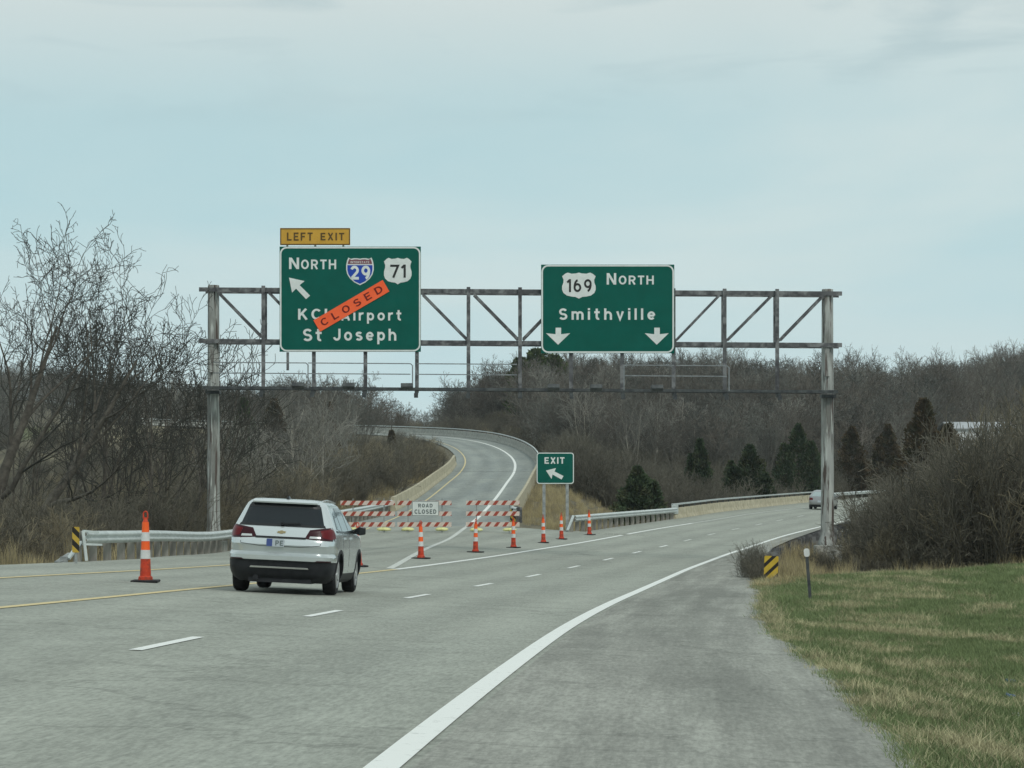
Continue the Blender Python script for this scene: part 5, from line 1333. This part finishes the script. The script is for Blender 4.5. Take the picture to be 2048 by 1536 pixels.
# grass tufts
def tuft(seed, n, h, w, spread, mat, lean=.5):
    r = random.Random(seed); V, Fq = [], []
    for i in range(n):
        a = r.uniform(0, 6.28); q = spread * math.sqrt(r.random()); bx_, by_ = math.cos(a) * q, math.sin(a) * q; hh_ = h * r.uniform(.4, 1); la = r.uniform(0, 6.28); ll = hh_ * r.uniform(.1, lean)
        wa = r.uniform(0, 3.14); wx, wy = math.cos(wa) * w / 2, math.sin(wa) * w / 2; o = len(V)
        m1x, m1y = bx_ + math.cos(la) * ll * .3, by_ + math.sin(la) * ll * .3; tx, ty_ = bx_ + math.cos(la) * ll, by_ + math.sin(la) * ll
        V += [(bx_ - wx, by_ - wy, -.02), (bx_ + wx, by_ + wy, -.02), (m1x + wx * .8, m1y + wy * .8, hh_ * .6), (m1x - wx * .8, m1y - wy * .8, hh_ * .6), (tx + wx * .15, ty_ + wy * .15, hh_), (tx - wx * .15, ty_ - wy * .15, hh_)]
        Fq += [(o, o + 1, o + 2, o + 3), (o + 3, o + 2, o + 4, o + 5)]
    return raw_mesh('tuft_%d' % seed, V, Fq, mat)
C_GR = coll_of('tufts', [tuft(1, 70, .10, .006, .20, M['grass_green']), tuft(2, 60, .13, .006, .20, M['grass_green'], .8), tuft(3, 60, .12, .006, .20, M['grass_tan'], 1.0), tuft(4, 45, .19, .006, .16, M['grass_tan'], 1.0)])
C_DRY = coll_of('dry_tufts', [tuft(11, 60, .9, .012, .35, M['grass_dry'], .35), tuft(12, 60, 1.0, .012, .4, M['grass_dry'], .5), tuft(13, 60, .8, .012, .4, M['brush_tan'], .4)])
# cedars
def cedar(seed, H, Wd, n=5200, power=.8, ls=.16):
    r = random.Random(seed); V, Fq = [], []
    lob = [(r.uniform(0, 6.28), r.uniform(.75, 1.2)) for _ in range(9)]
    for i in range(n):
        t = r.random() ** .85; z = H * (.04 + .96 * t)
        a = r.uniform(0, 6.28); k = .5 + .45 * math.sin(a * 3 + z * 2.4 * 5 / H + seed) + .45 * math.sin(z * 6.3 * 5 / H + a * 2 + seed * 1.7)
        rmax = Wd / 2 * min(1, (t * 6) ** .5 if t < .16 else 1) * (1 - t) ** power * (.68 + .5 * k) + .05
        q = rmax * (r.random() ** .35); x, y = math.cos(a) * q, math.sin(a) * q; s_ = ls * r.uniform(.5, 1.25)
        d = Vector((math.cos(a) + r.gauss(0, .4), math.sin(a) + r.gauss(0, .4), .9 + r.gauss(0, .5))).normalized(); u = d.orthogonal().normalized(); u = rodrigues(u, d, r.uniform(0, 6.28))
        c = Vector((x, y, z)); o = len(V); V += [c - u * s_ * .3, c + u * s_ * .3, c + d * s_ + u * s_ * .12, c + d * s_ - u * s_ * .12]; Fq.append((o, o + 1, o + 2, o + 3))
    return V, Fq
def thing_tree(name, me_trunk, me_crown, loc, rz, sc, label, cat, group=None, crown='crown'):
    e = empty(name, loc, (0, 0, rz), label, cat, group); e.scale = sc
    for nm, me in (('trunk', me_trunk), (crown, me_crown)):
        o = bpy.data.objects.new(nm, me); C.objects.link(o); o.parent = e
    return e
def px2(px, py_top, Y):
    """ground spot under pixel column px at distance Y and the height of something reaching py_top"""
    X = (px - 1024) / F * Y; z = float(terr(X, Y)[0]); return X, Y, z, CAMZ + (965 - py_top) / F * Y - z
cedars = [(1275, 936, 192, 88, 'cedar', 'dark conical cedar standing just above the gore guardrail'), (1500, 892, 235, 96, 'cedar', 'broad dark cedar left of the tallest dark cedar beside the bridge'),
    (1597, 850, 262, 96, 'cedar', 'tallest dark green cedar beside the parapet, left of the right pole'), (1704, 855, 292, 62, 'cedar_brown', 'bronze topped cedar right of the right pole'),
    (1776, 850, 305, 52, 'cedar_brown', 'slim bronze cedar between the pole and the largest brown cedar'), (1846, 800, 190, 104, 'cedar_brown', 'largest brown cedar rising over the right thicket'),
    (1897, 850, 188, 74, 'cedar_brown', 'lower brown cedar just right of the largest brown cedar'), (1462, 925, 252, 56, 'cedar', 'small cedar left of the broad dark cedar'),
    (1400, 880, 262, 50, 'cedar', 'thin ragged cedar among bare trees above the parapet end'), (656, 806, 255, 36, 'cedar_brown', 'dark narrow cedar in the brush left of the ramp'), (548, 800, 240, 56, 'cedar_brown', 'rounded dark evergreen above the brush near the left pole'),
    (783, 864, 300, 11, 'cedar_brown', 'tiny dark shrubby cedar beside the top of the ramp'), (487, 800, 215, 62, 'cedar', 'dark evergreen just right of the left pole')]
ctr = raw_mesh('cedar_trunk', *(lambda m: (m.v, m.f[:8]))(MB().cyl((0, 0, -.5), (0, 0, 5), .12, .03, 8)), M['bark_dark'])
for i, (px, pt, Y, wpx, mt, lb) in enumerate(cedars):
    X, Y, z, H = px2(px, pt, Y); W_ = wpx / F * Y
    H = max(H, 2.0); W_ *= 1.3
    V, Fq = cedar(300 + i, H, W_ * 1.15, 5000, .85 if mt == 'cedar' else .7, .24)
    rr_ = random.Random(900 + i)
    for q_ in range(3):
        h2 = H * rr_.uniform(.5, .82); v2, f2 = cedar(500 + i * 7 + q_, h2, W_ * rr_.uniform(.5, .75), 1700, .8, .24); ax_ = W_ * rr_.uniform(.12, .34) * (-1 if q_ % 2 else 1); ay_ = rr_.uniform(-.6, .6); o_ = len(V)
        V += [p + Vector((ax_, ay_, 0)) for p in v2]; Fq += [tuple(o_ + k_ for k_ in f) for f in f2]
    e = thing_tree('cedar_tree', ctr, raw_mesh('cedar_crown', V, Fq, M[mt]), (X, Y, z), 0, (1, 1, 1), lb, 'cedar', 'cedars among the bare woods')
# bushy evergreens on the crest under the right sign
for i, (px, pt, Y, wpx, lb) in enumerate([(1072, 700, 398, 80, 'rounded green pine on the crest below the left edge of the right sign'), (1040, 718, 396, 60, 'small green pine at the left end of the wooded crest'), (1108, 712, 399, 76, 'green pine on the crest directly under the right sign')]):
    X, Y, z, H = px2(px, pt, Y); V, Fq = cedar(360 + i, H, wpx / F * Y, 3600, .35, .45)
    thing_tree('pine_tree', ctr, raw_mesh('pine_crown', V, Fq, M['pine']), (X, Y, z), 0, (1, 1, 1), lb, 'pine')

# individually built near trees on the left
def split_tree(t, cut, bark, twig, thick=6, thin=3):
    V1, F1 = t.mesh(0, cut, thick, 4); V2, F2 = t.mesh(cut + 1, 9, 4, thin)
    n4 = [f for f in F1]; return raw_mesh('trunk', V1, n4, bark), raw_mesh('crown', V2, F2, twig)
def big_tree(seed, px, py_top, Y, lean, lb, H=None, bark='bark_dark', multi=False, r0=.19, **kw):
    X, Y, z, Hh = px2(px, py_top, Y); H = H or Hh
    t = multistem(seed, H, 5, 3, .011, .085, .5, kids=[6, 4, 3, 0, 0], **kw) if multi else hardwood(seed, H, 4, .0085, lean, r0, **kw)
    a, b_ = split_tree(t, 1, M[bark], M['twig_dark'])
    return thing_tree('bare_tree', a, b_, (X, Y, z), 0, (1, 1, 1), lb, 'tree', 'bare trees behind the left guardrail')
random.seed(5)
kb = dict(nseg=[9, 8, 6, 5, 3], kids=[8, 6, 5, 3, 0], wob=[.07, .13, .2, .26, .3], up=[-.01, .03, .05, .04, .0], ang=[(.35, .75), (.35, .8), (.4, .8), (.4, .9)], len=[.62, .55, .5, .48])
big_tree(11, -60, 455, 92, (.42, 0), 'largest bare tree leaning right from the left edge of the picture', None, r0=.30, **kb)
big_tree(14, -20, 480, 98, (.62, .1), 'large bare tree with long branches reaching right near the left edge', 11.5, r0=.27, **kb)
big_tree(21, 195, 560, 100, (.03, 0), 'slim upright bare tree midway between the left edge and the left pole', None, r0=.11, **kb)
big_tree(22, 218, 690, 108, (.10, 0), 'forked bare tree behind the tall orange cone', None, multi=True)
big_tree(23, 288, 670, 104, (.10, 0), 'many stemmed bare tree left of the left gantry pole', None, multi=True)
big_tree(24, 330, 640, 110, (.18, 0), 'spreading bare tree whose twigs touch the left gantry pole', None, multi=True)
big_tree(25, 372, 700, 118, (.12, 0), 'bare tree directly behind the left gantry pole', None, multi=True)
big_tree(26, 120, 620, 112, (.05, 0), 'thin bare tree behind the largest leaning tree', None, r0=.09, **kb)
big_tree(27, 60, 700, 120, (.0, 0), 'background bare tree near the left edge', None, multi=True)
big_tree(28, 435, 740, 125, (.1, 0), 'low bare tree between the left pole and the left sign', None, multi=True)

# mid-distance individual trees sharing meshes
mid = []
for i in range(6):
    t = multistem(400 + i, 10, 3, 3, .016, .10, .28, kids=[8, 5, 4, 0, 0]) if i % 2 else hardwood(400 + i, 10, 3, .016, (0, 0), .15, kids=[13, 6, 5, 0, 0])
    mid.append(split_tree(t, 1, M['bark_pale'] if i in (1, 4) else M['bark_mid'], M[('twig_far', 'twig_pale', 'twig_brown')[i % 3]], 5, 3))
rng = np.random.default_rng(7)
def mids(n, u0, u1, y0, y1, h0, h1, label, group, side_ok):
    k = 0; tries = 0
    while k < n and tries < n * 30:
        tries += 1; u = rng.uniform(u0, u1); Y = rng.uniform(y0, y1); X = (u - 1024) / F * Y
        if not side_ok(X, Y): continue
        a, b_ = mid[int(rng.integers(6))]; s_ = rng.uniform(h0, h1) / 10
        thing_tree('bare_tree', a, b_, (X, Y, float(terr(X, Y)[0])), rng.uniform(0, 6.28), (s_ * rng.uniform(.8, 1.1),) * 2 + (s_,), label, 'tree', group); k += 1
def off_ramp(X, Y):
    dd = (X - _rx) ** 2 + (Y - _ry) ** 2; j = int(dd.argmin()); return (X - _rx[j]) * _ty[j] - (Y - _ry[j]) * _tx[j], math.sqrt(dd[j])
def clear(X, Y, pad=2.5, padm=3.0):
    o, dist = off_ramp(X, Y)
    if dist < 7 + pad and -6.6 - pad < o < 2.4 + pad: return False
    Yp, d = main_inv(np.array([X]), np.array([Y])); Yp, d = float(Yp[0]), float(d[0])
    return not (-6.5 - padm < d < 6.4 + padm and Yp < 395) and not (Y < 175 and d < 0 and o > -9)
mids(54, 1090, 1640, 285, 345, 6, 9.5, 'slender bare tree on the slope behind the tan parapet', 'bare trees on the slope behind the parapet', lambda X, Y: clear(X, Y, 4, 5))
mids(38, 1660, 2080, 380, 520, 9, 13, 'tall bare tree on the far wooded hill at the right', 'bare trees on the far right hill', lambda X, Y: clear(X, Y))
mids(12, 1850, 2080, 240, 318, 5, 7.5, 'bare tree in front of the pale building', 'bare trees in front of the pale building', lambda X, Y: clear(X, Y))
mids(34, 1080, 1640, 425, 455, 8, 10.5, 'bare tree on the wooded crest behind the right sign', 'bare trees along the crest', lambda X, Y: True)
mids(14, 1840, 2110, 92, 140, 4.2, 6.2, 'young bare tree standing up out of the right thicket', 'young trees in the right thicket', lambda X, Y: clear(X, Y, 2, 3))
mids(22, 430, 730, 150, 300, 4, 7.5, 'bare tree in the brush left of the exit ramp', 'bare trees left of the exit ramp', lambda X, Y: clear(X, Y) and off_ramp(X, Y)[0] < 0)

# woods as masses
def region(n, u0, u1, y0, y1, h0, h1, ok, nvar, hmul=None, bias=1.0, vbase=0, wid=(.8, 1.15), unit=10.0):
    out = []; tries = 0
    while len(out) < n and tries < n * 6:
        tries += 1; u = rng.uniform(u0, u1); Y = y0 + (y1 - y0) * rng.random() ** bias; X = (u - 1024) / F * Y
        if not ok(u, X, Y): continue
        h = rng.uniform(h0, h1) / unit; out.append([X, Y, 0, rng.uniform(0, 6.28), h * rng.uniform(*wid), h, vbase + rng.integers(nvar)])
    out = np.array(out); out[:, 2] = terr(out[:, 0], out[:, 1]) - .1; return out
fieldgap = lambda u, Y: not (15 < u < 205 and 400 < Y < 550)
A = region(560, -250, 780, 390, 740, 7, 10.5, lambda u, X, Y: fieldgap(u, Y) and clear(X, Y) and not (u > 600 and Y > 620), 7)
A2 = region(90, 740, 960, 415, 500, 4.5, 7.2, lambda u, X, Y: True, 7)
B = region(760, 900, 1700, 300, 480, 6, 10, lambda u, X, Y: clear(X, Y, 3, 5) and not (u < 1050 and Y < 402), 7)
B2 = region(420, 1600, 2350, 300, 700, 8, 12, lambda u, X, Y: clear(X, Y, 3, 5), 7)
scatter('woods', np.vstack([A, A2, B, B2]), C_FAR, 'grey bare winter woods covering the hills behind the road', 'woods')
# thickets of brush
T1 = region(720, 430, 1010, 112, 350, 1.2, 3.4, lambda u, X, Y: clear(X, Y, .6) and off_ramp(X, Y)[0] < 0, 4, unit=3.0, bias=.8)
u1_ = 1024 + F * T1[:, 0] / T1[:, 1]; T1[:, 5] *= np.where((u1_ > 700) & (T1[:, 1] > 265), .52, 1.0)
T2 = region(420, -200, 440, 80, 330, 1.2, 2.8, lambda u, X, Y: clear(X, Y, 1.0) and X < -10.9, 4, unit=3.0, bias=1.4)
T3 = region(430, 1075, 1700, 215, 330, 1.8, 4.2, lambda u, X, Y: clear(X, Y, 2.5, 1.5) and off_ramp(X, Y)[0] > 0, 3, unit=3.0)
T6 = region(260, 700, 1150, 290, 410, 1.2, 3.0, lambda u, X, Y: clear(X, Y, 1.0, 1.5) and off_ramp(X, Y)[0] > 0, 4, unit=3.0)
T7 = region(260, -150, 800, 330, 480, 2, 4.0, lambda u, X, Y: not (u > 690 and Y < 385) and fieldgap(u, Y) and clear(X, Y, 1), 3, unit=3.0)
scatter('brush_thicket', np.vstack([T1, T2, T3, T6, T7]), C_BR, 'tangled brown leafless brush on both sides of the ramp', 'brush')
def dmm(X, Y): return float(main_inv(np.array([X]), np.array([Y]))[1][0])
def r_ok(u, X, Y):
    Yp, d = main_inv(np.array([X]), np.array([Y])); return float(d[0]) > 6.9 + .9 * (Yp[0] > 120) and float(Yp[0]) > 70
T4 = region(520, 1570, 2150, 84, 150, 2.4, 3.15, lambda u, X, Y: r_ok(u, X, Y) and u > 1600 + (Y < 92) * 40, 3, unit=3.0, bias=1.3)
t4h = np.interp(1024 + F * T4[:, 0] / T4[:, 1], [1580, 1660, 1710, 1760, 1850, 1950, 2048], [.18, .34, .44, .62, 1.1, 1.5, 1.85])
T4[:, 5] *= t4h * rng.uniform(.55, 1.1, len(T4)) * (1 + .22 * np.sin(T4[:, 0] * 1.7 + 1) + .15 * np.sin(T4[:, 0] * 4.1)); T4[:, 6] = np.where(rng.random(len(T4)) < .22, 3, T4[:, 6]); T4[:, 4] *= np.clip(t4h, .5, 1.2)
TM = region(9, 1496, 1519, 76, 84, .7, 1.15, lambda u, X, Y: 5.75 < dmm(X, Y) < 7.2, 3, unit=3.0)
TM[:, 4] *= .8
TN = region(14, 1625, 1700, 92, 100, 1.0, 1.5, lambda u, X, Y: dmm(X, Y) > 6.8, 3, unit=3.0)
T4 = np.vstack([T4, TM, TN])
T5 = region(360, 1690, 2200, 150, 330, 2.5, 5, lambda u, X, Y: r_ok(u, X, Y), 3, unit=3.0)
scatter('brush_thicket', np.vstack([T4, T5]), C_BR, 'dense brown leafless thicket behind the right grass verge', 'brush')
# dry grass: right by the marker, along the left guardrail, ramp bank
def spots(lst):
    out = []
    for n, x0, x1, y0, y1, h0, h1, f in lst:
        k = 0
        while k < n:
            X, Y = rng.uniform(x0, x1), rng.uniform(y0, y1); k += 1
            if f(X, Y): h = rng.uniform(h0, h1); out.append([X, Y, 0, rng.uniform(0, 6.28), max(.6, h * .8), h, rng.integers(3)])
    out = np.array(out); out[:, 2] = terr(out[:, 0], out[:, 1]); return out
dm = lambda X, Y: float(main_inv(np.array([X]), np.array([Y]))[1][0])
D1 = spots([(520, .3, 5.0, 150, 252, .35, .8, lambda X, Y: 2.3 < off_ramp(X, Y)[0] < 4.2), (620, 8, 18, 77, 90, .3, .85, lambda X, Y: dm(X, Y) > 7.5 and Y > 80 + 1.5 * math.sin(X * 2) and 1024 + F * X / Y > 1630), (800, 5.2, 11, 79, 108, .45, 1.0, lambda X, Y: 6.15 < dm(X, Y) < 8.4), (700, 5.2, 12, 76, 96, .5, .95, lambda X, Y: dm(X, Y) > 6.2 and 1560 < 1024 + F * X / Y < 1625), (200, 5.2, 11, 66, 75, .15, .35, lambda X, Y: 6.0 < dm(X, Y) < 7.6), (200, 7, 12, 92, 112, .8, 1.5, lambda X, Y: 6.3 < dm(X, Y) < 8.6), (330, -13.5, -10.6, 50, 118, .35, 1.2, lambda X, Y: dm(X, Y) < -10.5 and X < float(WX(max(Y, 76))) - 7.0),
            (1300, 1.8, 12, 142, 232, .3, .75, lambda X, Y: off_ramp(X, Y)[0] > 2.6 and dm(X, Y) < -6.3), (260, -11, -6.5, 150, 260, .5, 1.1, lambda X, Y: off_ramp(X, Y)[0] < -7.0 and off_ramp(X, Y)[1] > 6.9),
            (160, 8, 30, 100, 220, .4, 1.0, lambda X, Y: 6.2 < dm(X, Y) < 8.5)])
scatter('dry_grass', D1, C_DRY, 'tall tan dry grass along the guardrails and ramp bank', 'dry grass')
# verge grass
G = []
for _ in range(60000):
    Y = 14 + 70 * rng.random() ** 1.15
    X = rng.uniform(1.5, 1.0 * (2110 - 1024) / F * Y + .3); G.append((X, Y))
G = np.array(G); _, dd2 = main_inv(G[:, 0], G[:, 1]); edge_w = np.array([should_r(y) for y in G[:, 1]])
G = G[(dd2 > edge_w - .06 + .1 * rng.random(len(G)))][:21000]
_, dd2 = main_inv(G[:, 0], G[:, 1])
pn = np.sin(G[:, 0] * 2.1 + np.sin(G[:, 1] * .45) * 2) * np.sin(G[:, 1] * .62 + G[:, 0] * .8) + .5 * np.sin(G[:, 0] * 5.3 + G[:, 1] * 1.9)
tan = (pn + rng.normal(0, .45, len(G)) > .85) | (rng.random(len(G)) < np.clip(1.0 - (dd2 - 6.2) * 2.4, 0, .55))
idx = np.where(tan, rng.integers(2, 4, len(G)), rng.integers(0, 2, len(G)))
sc_ = rng.uniform(.6, 1.15, len(G)) * (1 + .25 * (G[:, 1] > 45))
scatter('verge_grass', np.stack([G[:, 0], G[:, 1], terr(G[:, 0], G[:, 1]), rng.uniform(0, 6.28, len(G)), sc_, sc_ * rng.uniform(.5, 1.0, len(G)), idx], 1), C_GR, 'short green and straw coloured grass on the right verge', 'grass')
# litter in the grass
def ground_at(px, py): return unproj(px, py, lambda a, b: float(terr(a, b)[0]))
M['litter_blue'] = base_mat('blue_plastic', (.03, .10, .28), .4)[0]; M['litter_white'] = base_mat('white_paper', (.6, .62, .6), .7)[0]; M['litter_dark'] = base_mat('dark_teal_plastic', (.02, .07, .09), .4)[0]
for nm, px, py, sz, mt, lb in (('crushed_can', 2021, 1408, (.10, .05, .035), 'litter_blue', 'crushed blue drink can in the grass at the right edge'), ('plastic_wrapper', 2020, 1376, (.10, .08, .03), 'litter_dark', 'dark teal wrapper in the grass above the blue can'),
        ('paper_scrap', 1690, 1244, (.07, .06, .025), 'litter_white', 'small white paper scrap in the grass near the dark post'), ('paper_scrap', 1963, 1394, (.05, .04, .02), 'litter_white', 'white paper scrap left of the blue can'), ('paper_scrap', 2030, 1446, (.06, .05, .03), 'litter_white', 'white crumpled scrap below the blue can')):
    x, y, z = ground_at(px, py); e = MB(); n = 10; r = random.Random(px)
    fr = [[(k * sz[0] / 2, math.cos(2 * math.pi * i / n) * sz[1] / 2 * r.uniform(.6, 1.1), sz[2] + math.sin(2 * math.pi * i / n) * sz[2] * r.uniform(.5, 1.1)) for i in range(n)] for k in (-1, -.4, .3, 1)]
    e.sweep(fr); o = e.build(nm, M[mt]); o.location = (x, y, z + .02); o.rotation_euler = (0, .1, r.uniform(-.5, .5)); tag(o, lb, 'litter')

# ------------------------------------------------------------------ thin winter haze
hz = MB(); hz.box((0, 640, 28), (1760, 1400, 76)); hm = bpy.data.materials.new('haze_air'); hm.use_nodes = True
ht = hm.node_tree; ht.nodes.clear(); ho = ht.nodes.new('ShaderNodeOutputMaterial'); hv = ht.nodes.new('ShaderNodeVolumePrincipled')
hv.inputs['Color'].default_value = (.82, .92, .95, 1); hv.inputs['Density'].default_value = .00012; hv.inputs['Anisotropy'].default_value = .2
ht.links.new(hv.outputs[0], ho.inputs['Volume'])
ho_ = hz.build('haze', hm); tag(ho_, 'thin pale air softening the distant hills', 'haze', None, 'stuff')
scene.cycles.volume_bounces = 0
